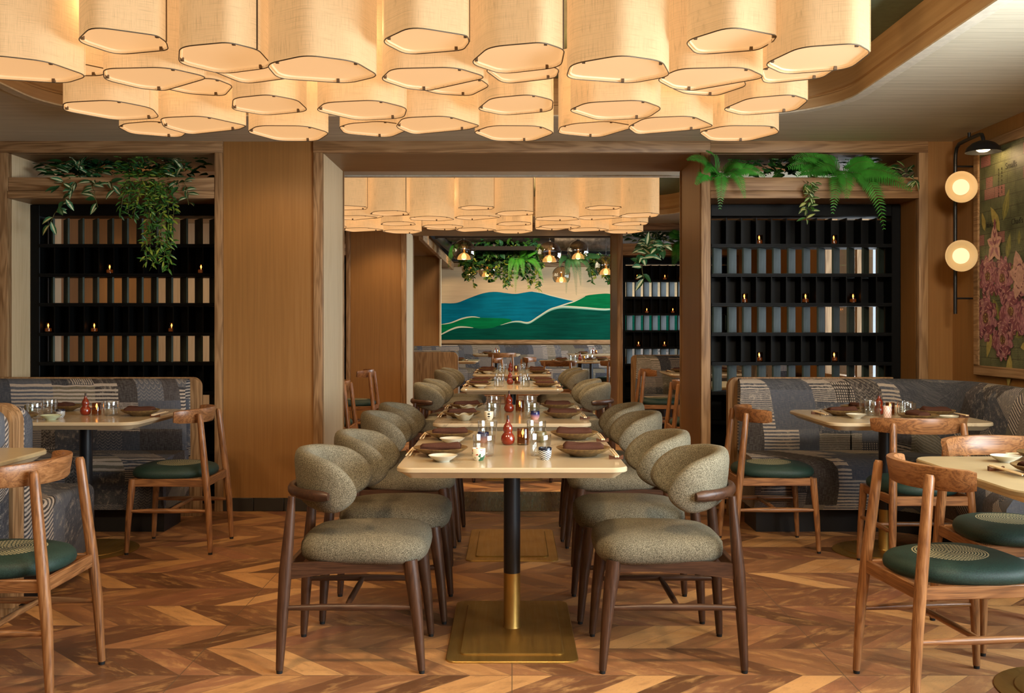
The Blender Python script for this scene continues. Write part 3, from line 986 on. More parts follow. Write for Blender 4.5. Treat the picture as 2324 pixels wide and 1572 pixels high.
SIDE = {}
def side(key, proto, x, y, label, rot=0):
    SIDE[key] = proto.put((x, y, 0), rot, label, 'table', 'square pedestal tables of the side booths')
side('L', ST, -2.37, 5.54, 'square marble table in front of the left patchwork booth, round brass base')
side('R', ST, 2.06, 5.5, 'square marble table in front of the right patchwork booth, round brass base')
side('NL', NTB, -2.29, 3.63, 'cream table cut by the left edge of the photo')
side('NR', NTB, 1.935, 3.36, 'cream table cut by the right edge of the photo')
side('L2', ST, -2.33, 10.85, 'square marble table in the second room, left of the portal view')
side('R2', ST, 2.08, 10.8, 'square marble table in the second room, in front of its right booth')
side('R3', NTB, 2.07, 8.6, 'cream table in the second room beside the right portal jamb')
CH = [(-1.88, 5.635, 180, 'wooden chair with green seat at the left booth table, facing left'),
      (-1.745, 3.46, 180, 'large wooden chair with stitched green seat cut by the left edge, facing left'),
      (1.46, 5.665, 0, 'wooden chair with green seat left of the right booth table, facing right'),
      (2.055, 5.08, 90, 'wooden chair seen from behind at the front of the right booth table'),
      (1.49, 3.39, 6, 'closest wooden chair at lower right, stitched circle on green seat, facing right'),
      (1.985, 3.98, -90, 'wooden chair behind the lower right table, facing the camera'),
      (-1.66, 10.6, 180, 'farther wooden chair in the second room beside the left portal jamb'),
      (-1.56, 8.42, 180, 'nearer wooden chair in the second room beside the left portal jamb'),
      (1.58, 10.8, 0, 'farther wooden chair in the second room beside the right portal jamb, at its booth table'),
      (1.55, 8.45, 0, 'nearer wooden chair in the second room beside the right portal jamb')]
for x, y, a, lab in CH:
    WOODC.put((x, y, 0), math.radians(a), lab, 'chair', 'wooden chairs with green seats')

# ------------------------------------------------------------------ banquettes
def path_loft(path, prof):
    """path: (x,y) list; prof: list of (n,z), n measured to the left of travel"""
    rings = []
    for i, p in enumerate(path):
        a = Vector(path[max(i - 1, 0)])
        b = Vector(path[min(i + 1, len(path) - 1)])
        t = (b - a).normalized()
        nx, ny = -t.y, t.x
        rings.append([(p[0] + nx * n, p[1] + ny * n, z) for n, z in prof])
    return rings
BACK = [(.02, .40), (.0, .46), (.0, .55), (.03, .76), (.045, .84), (.075, .885), (.115, .905), (.16, .905), (.185, .89), (.195, .40)]
SEAT = [(.02, .15), (.0, .19), (-.012, .30), (-.005, .395), (.025, .438), (.08, .455), (.3, .462), (.46, .455), (.47, .15)]
def arc(cx, cy, r, a0, a1, n=8):
    return [(cx + r * math.cos(math.radians(a0 + (a1 - a0) * i / n)), cy + r * math.sin(math.radians(a0 + (a1 - a0) * i / n))) for i in range(n + 1)]
def booth(dy, sgn, label):
    """sgn=1: right booth (L-shape along the right wall); sgn=-1: left booth"""
    t = thing('banquette', label, 'booth seat', (0, dy, 0))
    x0 = 1.43 if sgn > 0 else 2.06
    pb = [(x0 + .012, 6.22), (x0 + .03, 6.21)] + [(x0 + .03 + i * .1, 6.21) for i in range(1, 8)]
    xe = 2.40 if sgn > 0 else 3.3
    pb += [(xe - .25, 6.21)] + arc(xe - .02, 5.89, .32, 90, 5, 8) + [(xe + .27, 5.3), (xe + .22, 4.5 if sgn > 0 else 5.0)]
    ps = [(x0 + .012, 5.80), (xe - .35, 5.80)] + arc(xe - .22, 5.60, .2, 90, 5, 6) + [(xe - .06, 5.3), (xe - .10, 4.5 if sgn > 0 else 5.0)]
    pl = [(x0 + .05, 5.92), (xe - .3, 5.92)] + arc(xe - .16, 5.70, .22, 90, 5, 6) + [(xe + .03, 5.3), (xe - .02, 4.55 if sgn > 0 else 5.05)]
    S = Matrix.Scale(sgn, 4, (1, 0, 0))
    fixn(MB().loft(path_loft(pb, BACK)).xf(S).build('backrest', 'patch', t, 50))
    fixn(MB().loft(path_loft(ps, SEAT)).xf(S).build('seat', 'patch', t, 50))
    fixn(MB().loft(path_loft(pl, [(0, 0), (0, .15), (.3, .15), (.3, 0)])).xf(S).build('plinth', 'plinth', t, 30))
    # oak backing board with rounded upper corner
    out = [(x0 - .012, .0), (x0 - .012, .85)] + [(x0 + .048 - .06 * math.cos(a), .85 + .06 * math.sin(a)) for a in [PI / 2 * i / 6 for i in range(1, 7)]] + [(xe + .1, .91), (xe + .1, 0)]
    fixn(MB().loft([[(x, 6.41, z) for x, z in out], [(x, 6.47, z) for x, z in out]]).xf(S).build('oak_backing', 'oak_z', t, 30))
    return t
booth(.12, 1, 'patchwork L-shaped booth seat on the right under the black lattice shelf')
booth(.12, -1, 'patchwork booth seat on the left under the black lattice shelf')
booth(5.42, 1, 'patchwork booth seat in the second room seen past the right portal jamb')
# divider booth at the left edge
t = thing('banquette', 'patchwork booth divider with oak rim at the left edge, back to back seat', 'booth seat', (-3.0, 4.3, 0))
XD = .87
def pad(y0, y1, z0, z1, x1, rr):
    out = [(-1.2, z0), (x1, z0), (x1, z1 - rr)] + [(x1 - rr + rr * math.cos(a), z1 - rr + rr * math.sin(a)) for a in [PI / 2 * i / 6 for i in range(1, 7)]] + [(-1.2, z1)]
    m = [(sum(p[0] for p in out) / len(out)), (sum(p[1] for p in out) / len(out))]
    ins = lambda k: [(p[0] + (k if p[0] < m[0] else -k), p[1] + (k if p[1] < m[1] else -k)) for p in out]
    yy = [(y0, .02), (y0 + .012, .006), (y0 + .03, 0), (y1 - .03, 0), (y1 - .012, .006), (y1, .02)]
    return [[(x, y, z) for x, z in ins(k)] for y, k in yy]
fixn(MB().loft(pad(-.16, -.05, .2, .892, XD - .005, .07)).build('backrest', 'patch', t, 50))
fixn(MB().loft(pad(.045, .13, .2, .892, XD + .01, .08)).build('backrest', 'patch', t, 50))
out = [(-1.2, .04), (XD, .04), (XD, .83)] + [(XD - .08 + .08 * math.cos(a), .83 + .08 * math.sin(a)) for a in [PI / 2 * i / 8 for i in range(1, 9)]] + [(-1.2, .91)]
fixn(MB().loft([[(x, -.05, z) for x, z in out], [(x, .045, z) for x, z in out]]).build('oak_rim', 'oak_z', t, 30))
fixn(MB().loft(pad(.12, .66, .15, .468, XD + .06, .04)).build('seat', 'patch', t, 50))
MB().box(-1.2, .14, 0, XD - .05, .56, .15).build('plinth', 'plinth', t, 0)
MB().box(XD - .12, -.045, 0, XD - .02, .04, .045).build('foot', 'oak_z', t, 0)

# ------------------------------------------------------------------ tableware
def one(name, build):
    def f():
        o = build()
        o.name = name
        return o
    return f
def mk_plate_o():
    return MB().lathe([(0, .004), (.045, .0), (.052, .002), (.056, .007), (.085, .018), (.103, .030), (.104, .033), (.101, .034), (.082, .024), (.052, .013), (0, .012)], 36).build('dinner_plate', 'plate', None, 50)
PLATE = Proto(mk_plate_o)
def mk_napkin():
    rings = []
    for i in range(17):
        u = -1 + i / 8
        e = 1 - .5 * max(0, (abs(u) - .9) / .1) ** 2
        r = []
        for j in range(28):
            a = 2 * PI * j / 28
            ca, sa = math.cos(a), math.sin(a)
            y = .037 * math.copysign(abs(ca) ** .68, ca) * (1 + .06 * math.sin(2.3 * u + .4)) * (.94 + .06 * e)
            z = .017 * math.copysign(abs(sa) ** .7, sa) * e
            z -= .0075 * math.exp(-((a - 2.35 + .15 * u) / .13) ** 2) - .003 * math.exp(-((a - 1.95) / .3) ** 2)
            y += .007 * math.exp(-((a - 3.3 - .2 * u) / .16) ** 2)
            if sa > 0:
                z += sa * (.006 * u * u - .003 + .003 * math.sin(2.2 * u + 1) + .002 * math.sin(5 * u + 2 * a))
            r.append((u * .076 + .002 * math.sin(3 * a), y + .004 * math.sin(2 * u), .0185 + max(-.0175, z)))
        rings.append(r)
    m = MB().loft(rings)
    return fixn(m.build('napkin', 'napkin', None, 70))
NAPK = Proto(mk_napkin)
SAUCE = Proto(lambda: MB().lathe([(0, .002), (.024, 0), (.026, .004), (.043, .014), (.052, .022), (.0535, .0235), (.0515, .024), (.042, .017), (.022, .008), (0, .007)], 32).build('sauce_dish', 'white_ceramic', None, 50))
SAUCEG = Proto(lambda: MB().lathe([(0, .002), (.024, 0), (.026, .004), (.043, .014), (.052, .024), (.0535, .0255), (.0515, .026), (.042, .017), (.022, .008), (0, .007)], 32).build('sauce_dish', 'celadon', None, 50))
def mk_leafdish():
    R4 = lambda s, z, lift: [(s * math.cos(a) * (1 + .10 * math.cos(4 * a)), s * math.sin(a) * (1 + .10 * math.cos(4 * a)), z + lift * math.cos(4 * a)) for a in [2 * PI * j / 32 for j in range(32)]]
    return MB().loft([R4(.022, 0, 0), R4(.026, .004, 0), R4(.044, .024, .003), R4(.048, .032, .005), R4(.046, .033, .005), R4(.04, .024, .003), R4(.02, .009, 0)]).build('leaf_dish', 'leafdish', None, 50)
LEAF = Proto(mk_leafdish)
def mk_rest():
    prof = [(-.026, 0), (.026, 0), (.026, .016), (.013, .0095), (0, .008), (-.013, .0095), (-.026, .016)]
    return fixn(MB().loft([[(x, -.007, z) for x, z in prof], [(x, .007, z) for x, z in prof]]).build('chopstick_rest', 'rest', None, 30))
REST = Proto(mk_rest)
STICK = Proto(lambda: MB().tube([(0, -.2, .0), (0, 0, 0), (0, .025, 0)], [.0022, .0038, .004], 8).build('chopstick', 'chopstick', None, 40))
GLASS = Proto(lambda: MB().lathe([(0, 0), (.036, 0), (.041, .004), (.0425, .05), (.0425, .0785), (.042, .080), (.0413, .0785), (.0408, .05), (.039, .008), (.034, .0055), (0, .005)], 32).build('glass_tumbler', 'glass', None, 50))
def mk_gourd():
    t = bpy.data.objects.new('gourd_bottle', None)
    COL.objects.link(t)
    MB().lathe([(0, 0), (.018, 0), (.026, .008), (.0295, .022), (.027, .037), (.019, .048), (.0165, .052), (.0195, .058), (.0205, .068), (.017, .080), (.010, .090), (.007, .098), (.0065, .105), (0, .106)], 28).build('body', 'gourd', t, 60)
    MB().lathe([(0, .104), (.0055, .105), (.0048, .112), (.0058, .117), (.0045, .122), (0, .123)], 14).build('stopper', 'cork', t, 50)
    return t
GOURD = Proto(mk_gourd)
def mk_cupmat(name, kind):
    g = NT(name)
    x, y, z = g.xyz(g.obj())
    a = g.m('ARCTAN2', y, x)
    if kind == 'grad':
        col = g.ramp(g.rng(z, .005, .045, 0, 1), [(.1, '#cf9c93'), (.45, '#8d6a86'), (.62, '#2a2f66'), (1, '#141836')])
    elif kind == 'wave':
        u = g.m('MULTIPLY', a, 4.5)
        w = g.m('SINE', g.m('ADD', g.m('MULTIPLY', z, 900.0), g.m('MULTIPLY', g.m('ABSOLUTE', g.m('SINE', u)), 4.0)))
        col = g.mix(g.m('GREATER_THAN', w, .1), '#d9d8cf', '#1c2336')
        col = g.mix(g.m('GREATER_THAN', z, .036), col, '#141a2a')
    elif kind == 'dots':
        fa = g.m('SUBTRACT', g.m('FRACT', g.m('MULTIPLY', a, 3 / PI)), .5)
        fz = g.m('SUBTRACT', g.m('FRACT', g.m('MULTIPLY', z, 75.0)), .5)
        d = g.m('SQRT', g.m('ADD', g.m('MULTIPLY', fa, fa), g.m('MULTIPLY', fz, fz)))
        k = g.m('MULTIPLY', g.m('LESS_THAN', d, .3), g.m('MULTIPLY', g.m('GREATER_THAN', z, .008), g.m('LESS_THAN', g.m('ABSOLUTE', g.m('ADD', a, 1.57)), .45)))
        col = g.mix(k, '#ded6bd', '#15151c')
    elif kind == 'plant':
        n = g.noise(g.scale(g.obj(), 1, 1, 1), 45, 2)
        n2 = g.noise(g.scale(g.obj(), 1, 1, 1.4), 60, 1)
        col = g.mix(g.m('MULTIPLY', g.m('GREATER_THAN', n, .56), g.m('LESS_THAN', z, .03)), '#ddd8c4', '#2f5a40')
        col = g.mix(g.m('MULTIPLY', g.m('GREATER_THAN', n2, .63), g.m('GREATER_THAN', z, .02)), col, '#a0402c')
    elif kind == 'check':
        k = g.m('FLOORED_MODULO', g.m('ADD', g.m('FLOOR', g.m('MULTIPLY', a, 10 / PI)), g.m('FLOOR', g.m('MULTIPLY', z, 90.0))), 2.0)
        col = g.mix(k, '#e2cdc0', '#cfa697')
    else:
        n = g.noise(g.obj(), 60, 3)
        col = g.ramp(n, [(.3, '#4a4327'), (.7, '#736843')])
    return g.pbsdf(col, .22)
CUPS = {}
def cup(kind):
    if kind not in CUPS:
        MAT['cup_' + kind] = mk_cupmat('cup_' + kind, kind)
        CUPS[kind] = Proto(lambda: MB().lathe([(0, 0), (.0155, 0), (.017, .003), (.0225, .012), (.0245, .026), (.0243, .0445), (.0235, .0455), (.0225, .0445), (.0225, .026), (.02, .012), (.0, .006)] if kind != 'check' else [(0, 0), (.020, 0), (.021, .003), (.021, .062), (.020, .063), (.019, .062), (.019, .008), (0, .006)], 28).build('tea_cup', 'cup_' + kind, None, 50))
    return CUPS[kind]
CDES = {'grad': 'blue and pink glazed', 'wave': 'dark blue wave-patterned', 'dots': 'cream cup with black dots,', 'plant': 'white painted', 'check': 'pale pink checkered', 'olive': 'olive glazed'}
ZT = .7502
def setting(cx, cy, rot, where, dish='white', cupk=None, glass=True, cupoff=(0, 0), napturn=0.0):
    """place setting; local +x points from the diner to the table middle, plate at the origin"""
    ca, sa = math.cos(rot), math.sin(rot)
    P = lambda x, y, z=0: (cx + ca * x - sa * y, cy + sa * x + ca * y, ZT + z)
    PLATE.put(P(0, 0), rot, 'brown stoneware plate under napkin, ' + where, 'plate', 'brown stoneware plates')
    NAPK.put(P(.0, .0, .0125), rot + napturn, 'folded dark brown napkin, ' + where, 'napkin', 'folded brown napkins')
    if dish:
        pr, nm = {'white': (SAUCE, 'small white sauce dish'), 'green': (SAUCEG, 'small pale green sauce dish'), 'leaf': (LEAF, 'small grey leaf-shaped dish')}[dish]
        pr.put(P(.02, -.165), rot, nm + ', ' + where, 'dish', 'small sauce dishes')
    REST.put(P(-.115, .095), rot, 'small wooden chopstick rest, ' + where, 'chopstick rest', 'wooden chopstick rests')
    for k in (-1, 1):
        q = P(-.115 + k * .0045, .105, .0135)
        a = rot + k * .012
        STICK.put(q, a, 'pale chopstick of the pair, ' + where, 'chopstick', 'chopsticks, ' + where)
    if glass:
        GLASS.put(P(.165, -.01), 0, 'clear glass tumbler, ' + where, 'glass', 'clear glass tumblers')
    if cupk:
        cup(cupk).put(P(.15 + cupoff[0], -.135 + cupoff[1]), 0, '%s tea cup, %s' % (CDES[cupk], where), 'cup', 'small tea cups')
def centre(cx, cy, where, dx=0.0):
    GOURD.put((cx - .017 + dx, cy + .07, ZT), 0, 'red gourd-shaped bottle with dark stopper, ' + where, 'bottle', 'red gourd bottles')
    CANDLE.put((cx + .045 + dx, cy + .07, ZT), 0, 'lit amber glass candle beside the red bottle, ' + where, 'candle', 'amber candles on the tables')
CK = [{(-1, -1): 'plant', (-1, 1): 'grad', (1, -1): 'wave', (1, 1): 'olive'}, {(-1, -1): 'dots', (-1, 1): 'olive', (1, -1): 'grad', (1, 1): 'olive'}, {}, {}]
for i, (x, y) in enumerate(TC):
    for sx, sn in ((-1, 'left'), (1, 'right')):
        for sy, yn in ((-1, 'near'), (1, 'far')):
            yy = y + (-.285 if sy < 0 else .275)
            dish = None if sx > 0 else ('leaf' if i == 1 else 'white')
            setting(x + sx * .272, yy, 0 if sx < 0 else PI, '%s %s seat of the %s middle table' % (yn, sn, TW[i]), dish, CK[i].get((sx, sy)), True, (0, 0) if sx < 0 else (0, .25), random.uniform(-.15, .15))
    centre(x, y, '%s middle table' % TW[i])
# left booth table, right booth table and the two cut tables
setting(-2.60, 5.24, PI / 2, 'front seat of the left booth table', 'green', 'wave', True, (.0, -.02), .2)
setting(-2.06, 5.52, PI, 'right seat of the left booth table', 'green', None, True)
setting(-2.62, 5.83, -PI / 2, 'back seat of the left booth table', None, 'olive', True)
centre(-2.36, 5.48, 'left booth table')
setting(1.83, 5.52, 0, 'left seat of the right booth table', 'white', 'check', True, (.05, .0))
setting(2.13, 5.22, PI / 2, 'front seat of the right booth table', 'white', None, True)
setting(2.34, 5.50, PI, 'right seat of the right booth table', None, 'dots', True)
setting(2.02, 5.80, -PI / 2, 'back seat of the right booth table', None, None, True)
centre(2.07, 5.50, 'right booth table')
setting(1.765, 3.30, 0, 'left seat of the lower right table', 'white', None, False)
setting(1.96, 3.64, -PI / 2, 'back seat of the lower right table', 'white', None, False)
setting(2.36, 10.9, PI, 'right seat of the second-room right booth table', 'green', None, False)
setting(1.83, 10.85, 0, 'left seat of the second-room right booth table', 'green', None, False)
setting(-2.05, 10.85, PI, 'right seat of the second-room left table', None, None, False)
# ------------------------------------------------------------------ plants
rnd = random.Random(5)
def P3(px, py, Y):
    return Vector(((px - CX) * Y / F, Y, H - (py - HY) * Y / F))
def leaf(mb, p, d, n, L, W, kinds=(0, 0), curl=.25):
    """pointed leaf from p along d; n rough normal; kinds = edge, centre material index"""
    d = d.normalized()
    s = d.cross(n)
    if s.length < 1e-4:
        s = d.cross(Vector((1, 0, .3)))
    s.normalize()
    n = s.cross(d)
    st = [(0, .05), (.22, .8), (.5, 1.0), (.78, .62), (1, 0.0)]
    rows = []
    for u, w in st:
        c = p + d * (L * u) - n * (curl * L * u * u)
        rows.append([c - s * (W * w) + n * (W * w * .28), c - s * (W * w * .36), c + s * (W * w * .36), c + s * (W * w) + n * (W * w * .28)])
    vs = [q for r in rows for q in r]
    for i in range(4):
        for j in range(3):
            a = i * 4 + j
            mb.add([vs[a], vs[a + 1], vs[a + 5], vs[a + 4]], [(0, 1, 2, 3)], kinds[1] if j == 1 else kinds[0])
def bez(a, b, c, t):
    return a * (1 - t) ** 2 + b * (2 * t * (1 - t)) + c * t * t
def frond(mb, st, p0, pc, p1, W, n=30):
    pts = [bez(p0, pc, p1, i / 16) for i in range(17)]
    st.tube(pts, [.0022 - .0015 * i / 16 for i in range(17)], 5)
    for i in range(n):
        t = .10 + .9 * i / (n - 1)
        p = bez(p0, pc, p1, t)
        tg = (bez(p0, pc, p1, min(1, t + .02)) - bez(p0, pc, p1, t - .02)).normalized()
        nn = Vector((rnd.uniform(-.1, .1), -1, .45)).normalized()
        sd = tg.cross(nn).normalized()
        w = W * min(1, .45 + 2.2 * (t - .1)) * (1 - .82 * max(0, (t - .45) / .55) ** 1.3)
        for s in (-1, 1):
            d = (sd * s + tg * .38 + Vector((0, 0, -.16)) + nn * rnd.uniform(-.05, .12)).normalized()
            hw = w * .062 + .0022
            b = p
            m1 = p + d * (w * .55)
            e = p + d * w + Vector((0, 0, -.12 * w))
            mb.add([b - tg * hw * .7, m1 - tg * hw, e, m1 + tg * hw, b + tg * hw * .7], [(0, 1, 2, 3, 4)], 0)
def plant(name, label, cat, mats, fn, group=None):
    mb, st = MB(), MB()
    fn(mb, st)
    if group == 'planter greenery':
        mb.v = [(x, y, min(z, 2.403 - .01 * rnd.random())) for x, y, z in mb.v]
    c = Vector((0, 0, 0))
    for v in mb.v:
        c += Vector(v)
    c /= len(mb.v)
    c.z = min(max(v[2] for v in mb.v), c.z + .05)
    t = thing(name, label, cat, c, 0, group)
    T = Matrix.Translation(-c)
    mb.xf(T).build('foliage', mats, t, 0)
    if st.v:
        st.xf(T).build('stem', 'stem', t, 0)
    return t
def vine_fn(strands, L, W, kinds, dens, spread=.02, base=None):
    def f(mb, st):
        for s in strands:
            pts = [Vector(p) for p in s]
            seg = []
            for i in range(len(pts) - 1):
                k = max(2, int((pts[i + 1] - pts[i]).length / .03))
                for j in range(k):
                    seg.append(pts[i].lerp(pts[i + 1], j / k) + Vector((rnd.uniform(-1, 1), rnd.uniform(-1, 1), 0)) * .006)
            seg.append(pts[-1])
            st.tube(seg, .0018, 4)
            acc = 0
            for i in range(1, len(seg)):
                acc += (seg[i] - seg[i - 1]).length * dens
                while acc > 1:
                    acc -= 1
                    p = seg[i].lerp(seg[i - 1], rnd.random())
                    d = Vector((rnd.uniform(-1, 1), rnd.uniform(-1, .35), rnd.uniform(-.9, .35)))
                    leaf(mb, p + d * spread * .3, d, Vector((0, -.8, .6)), L * rnd.uniform(.7, 1.15), W * rnd.uniform(.8, 1.1), rnd.choice(kinds))
        if base:
            for c, r, n, l2, w2, kk in base:
                for _ in range(n):
                    o = Vector((rnd.gauss(0, .5) * r[0], rnd.gauss(0, .4) * r[1], abs(rnd.gauss(0, .55)) * r[2]))
                    d = Vector((o.x * 2 / max(r[0], .01) + rnd.uniform(-.6, .6), -.5 + rnd.uniform(-.6, .4), rnd.uniform(-.25, .9)))
                    leaf(mb, Vector(c) + o, d, Vector((0, -.6, .8)), l2 * rnd.uniform(.7, 1.2), w2, rnd.choice(kk))
    return f
VAR = [(0, 1), (0, 1), (0, 0), (2, 1)]
# left planter
def SL(L, Y=6.6):
    return [P3(x, y, yy) for (x, y), yy in zip(L, [6.9, 6.74] + [Y] * 20)]
plant('trailing_plant', 'striped-leaf trailing plant at the left end of the left planter beam', 'plant', ['lf_dark', 'lf_cream', 'lf_teal'],
      vine_fn([SL([(190, 395), (175, 400), (160, 440), (128, 475), (110, 515)]), SL([(200, 392), (205, 402), (215, 440), (222, 470)]), SL([(165, 395), (150, 405), (135, 425)]), SL([(215, 392), (240, 404), (262, 430)])], .085, .020, VAR, 38,
              base=[(P3(190, 398, 6.85), (.20, .1, .10), 46, .10, .022, VAR)]), 'planter greenery')
plant('trailing_plant', 'fine-leaf trailing plant hanging longest from the middle of the left planter beam', 'plant', ['lf_mid', 'lf_lime', 'lf_dark'],
      vine_fn([SL([(300 + i * 9, 392), (292 + i * 10, 398), (280 + i * 12, 440), (275 + i * 12 + rnd.uniform(-8, 8), 480 + rnd.uniform(-30, 30))], 6.58 + .02 * (i % 3)) for i in range(8)] +
              [SL([(345 + i * 7, 392), (340 + i * 9, 398), (338 + i * 11, 470), (330 + i * 12, 550), (326 + i * 12 + rnd.uniform(-8, 8), 600 + rnd.uniform(-25, 30))], 6.57 + .02 * (i % 3)) for i in range(6)], .052, .0075, [(0, 1), (0, 0), (2, 0), (1, 1), (0, 0)], 110,
              base=[(P3(320, 395, 6.82), (.22, .09, .10), 120, .055, .009, [(0, 1), (0, 0), (2, 2)])]), 'planter greenery')
plant('trailing_plant', 'striped-leaf plant at the right end of the left planter beam', 'plant', ['lf_dark', 'lf_cream', 'lf_teal'],
      vine_fn([SL([(410, 394), (415, 402), (425, 440), (428, 465)]), SL([(400, 394), (400, 402), (408, 425)])], .08, .019, VAR, 36, base=[(P3(420, 400, 6.9), (.12, .1, .12), 40, .09, .02, [(0, 0), (0, 1), (2, 0)])]), 'planter greenery')
plant('leafy_plant', 'dark leafy plant at the back of the left planter beam', 'plant', ['lf_dark', 'lf_teal', 'lf_dark'],
      vine_fn([], .1, .03, VAR, 1, base=[(P3(250, 395, 7.05), (.45, .1, .12), 150, .09, .022, [(0, 0), (1, 1)])]), 'planter greenery')
# right planter
def fern_fn(c, tips, W, Yt=6.52):
    def f(mb, st):
        p0 = P3(c[0], c[1], 6.82)
        for (x, y), k in zip(tips, range(99)):
            p1 = P3(x, y, Yt + .05 * ((k * 7) % 4))
            pc = (p0 + p1) / 2 + Vector((0, -.06, .10 + .05 * ((k * 3) % 3)))
            if y > c[1] + 40:
                pc = p0 + Vector(((p1.x - p0.x) * .65, -.24, .07))
            frond(mb, st, p0, pc, p1, W * (.8 + .2 * ((k * 5) % 3) / 2))
    return f
plant('fern', 'small green fern at the left end of the right planter beam', 'plant', ['lf_fern'], fern_fn((1633, 400), [(1560, 362), (1580, 417), (1634, 472), (1690, 447), (1606, 344), (1735, 400), (1683, 382), (1600, 392)], .075), 'planter greenery')
plant('fern', 'large green fern with long arching fronds on the right planter beam', 'plant', ['lf_fern'], fern_fn((1908, 398), [(1800, 358), (1790, 380), (1808, 398), (1890, 482), (1922, 447), (2006, 518), (2068, 432), (2050, 408), (1850, 388), (1985, 375), (1850, 352)], .098), 'planter greenery')
plant('leafy_plant', 'dark broad-leaf plant between the two ferns of the right planter beam', 'plant', ['lf_dark', 'lf_mid', 'lf_dark'],
      vine_fn([], .1, .03, VAR, 1, base=[(P3(1770, 402, 6.95), (.28, .12, .17), 90, .085, .027, [(0, 0), (0, 1), (1, 1)])]), 'planter greenery')
plant('trailing_plant', 'thin pale trailing vine hanging between the ferns on the right planter beam', 'plant', ['lf_mid', 'lf_cream', 'lf_lime'],
      vine_fn([SL([(1862, 402), (1850, 408), (1835, 440), (1828, 470), (1830, 500)]), SL([(1855, 402), (1845, 410), (1838, 450), (1840, 480)]), SL([(1850, 402), (1838, 408), (1826, 424)])], .058, .013, VAR, 60), 'planter greenery')
plant('leafy_plant', 'small striped plant at the right end of the right planter beam', 'plant', ['lf_dark', 'lf_cream', 'lf_mid'],
      vine_fn([SL([(2055, 400), (2065, 405), (2080, 412)])], .07, .014, VAR, 60, base=[(P3(2060, 402, 6.8), (.09, .06, .09), 46, .07, .014, VAR), (P3(1960, 395, 6.95), (.12, .1, .14), 50, .08, .02, [(0, 0), (2, 2)])]), 'planter greenery')
# far right planter
def SF(L, Y=11.9):
    return [P3(x, y, yy) for (x, y), yy in zip(L, [12.2, 12.04] + [Y] * 20)]
plant('trailing_plant', 'striped-leaf vine hanging from the planter beam of the far partition', 'plant', ['lf_dark', 'lf_cream', 'lf_teal'],
      vine_fn([SL([(1462, 549), (1460, 553), (1457, 590), (1455, 610), (1462, 632)]), SL([(1470, 549), (1468, 554), (1466, 585)]), SL([(1505, 549), (1502, 556), (1500, 572)]), SL([(1480, 549), (1482, 555), (1490, 565)])], .085, .022, VAR, 40,
              base=[(P3(1485, 550, 12.2), (.30, .1, .16), 120, .095, .024, VAR)]), 'planter greenery')
plant('trailing_plant', 'greenery of the far left planter seen through the left lattice shelf', 'plant', ['lf_dark', 'lf_cream', 'lf_teal'],
      vine_fn([SF([(pxx, 549), (pxx, 554), (pxx + 4, 590)], 11.95) for pxx in (590, 615, 640, 665, 690, 700)], .11, .026, VAR, 30, base=[(P3(640, 550, 12.2), (.5, .1, .15), 130, .12, .028, VAR)]), 'planter greenery')
def fern_far(mb, st):
    p0 = P3(1548, 545, 12.15)
    for x, y in ((1528, 602), (1540, 590), (1520, 540), (1560, 596), (1530, 528)):
        p1 = P3(x, y, 11.85)
        frond(mb, st, p0, (p0 + p1) / 2 + Vector((0, -.15, .12)), p1, .11)
plant('fern', 'green fern on the far partition planter beside the right portal jamb', 'plant', ['lf_fern'], fern_far, 'planter greenery')

# ------------------------------------------------------------------ wall sconce
SX, SY, SZ = 2.858, 6.42, 1.325
t = thing('wall_sconce', 'tall black wall sconce with two round glowing discs and a dish lamp on top', 'lamp', (SX, SY, SZ))
pole = [(0, 0, 0), (0, 0, .5), (0, 0, .99), (.0, -.005, 1.035), (-.002, -.025, 1.065), (-.006, -.07, 1.083), (-.012, -.22, 1.086), (-.016, -.36, 1.086), (-.018, -.40, 1.078), (-.019, -.42, 1.05), (-.019, -.42, 1.035)]
MB().tube(pole, .0115, 12).build('pole', 'black_metal', t, 60)
MB().tube([(-.012, -.22, 1.08), (-.012, -.22, 1.125)], .010, 10).build('bracket', 'black_metal', t, 60)
MB().tube([(0, 0, .95), (.112, 0, .95)], .006, 8).build('bracket', 'black_metal', t, 60)
MB().tube([(0, 0, .10), (.112, 0, .10)], .006, 8).build('bracket', 'black_metal', t, 60)
DC = (-.019, -.42, .968)
fixn(MB().lathe([(.0, .072), (.03, .068), (.065, .054), (.092, .03), (.103, .0), (.100, .0), (.088, .025), (.062, .046), (0, .058)], 32, DC).build('dish_shade', 'black_metal', t, 50))
MB().lathe([(.0, .002), (.025, .004), (.038, .012), (.040, .022), (.03, .036), (0, .04)], 24, DC).build('bulb', 'bulb', t, 60)
for zz in (.80, .365):
    m = MB().lathe([(0, .0), (.05, .004), (.082, .016), (.098, .030), (.100, .032), (.096, .034), (.076, .022), (.055, .014), (0, .010)], 36)
    g2 = MB().lathe([(.0, .012), (.050, .014), (.050, .028), (.042, .042), (.025, .050), (0, .052)], 28)
    M = Matrix.Translation(Vector((-.016, -.10, zz))) @ Matrix.Rotation(math.radians(-6), 4, 'Z') @ Matrix.Rotation(PI / 2, 4, 'X')
    d = fixn(m.xf(M).build('disc_shade', 'sconce_dish', t, 60))
    g2.xf(M).build('globe', 'sconce_glow', d, 60)
    MB().tube([(0, 0, zz), (-.016, -.098, zz)], .009, 8).build('stub', 'black_metal', t, 60)

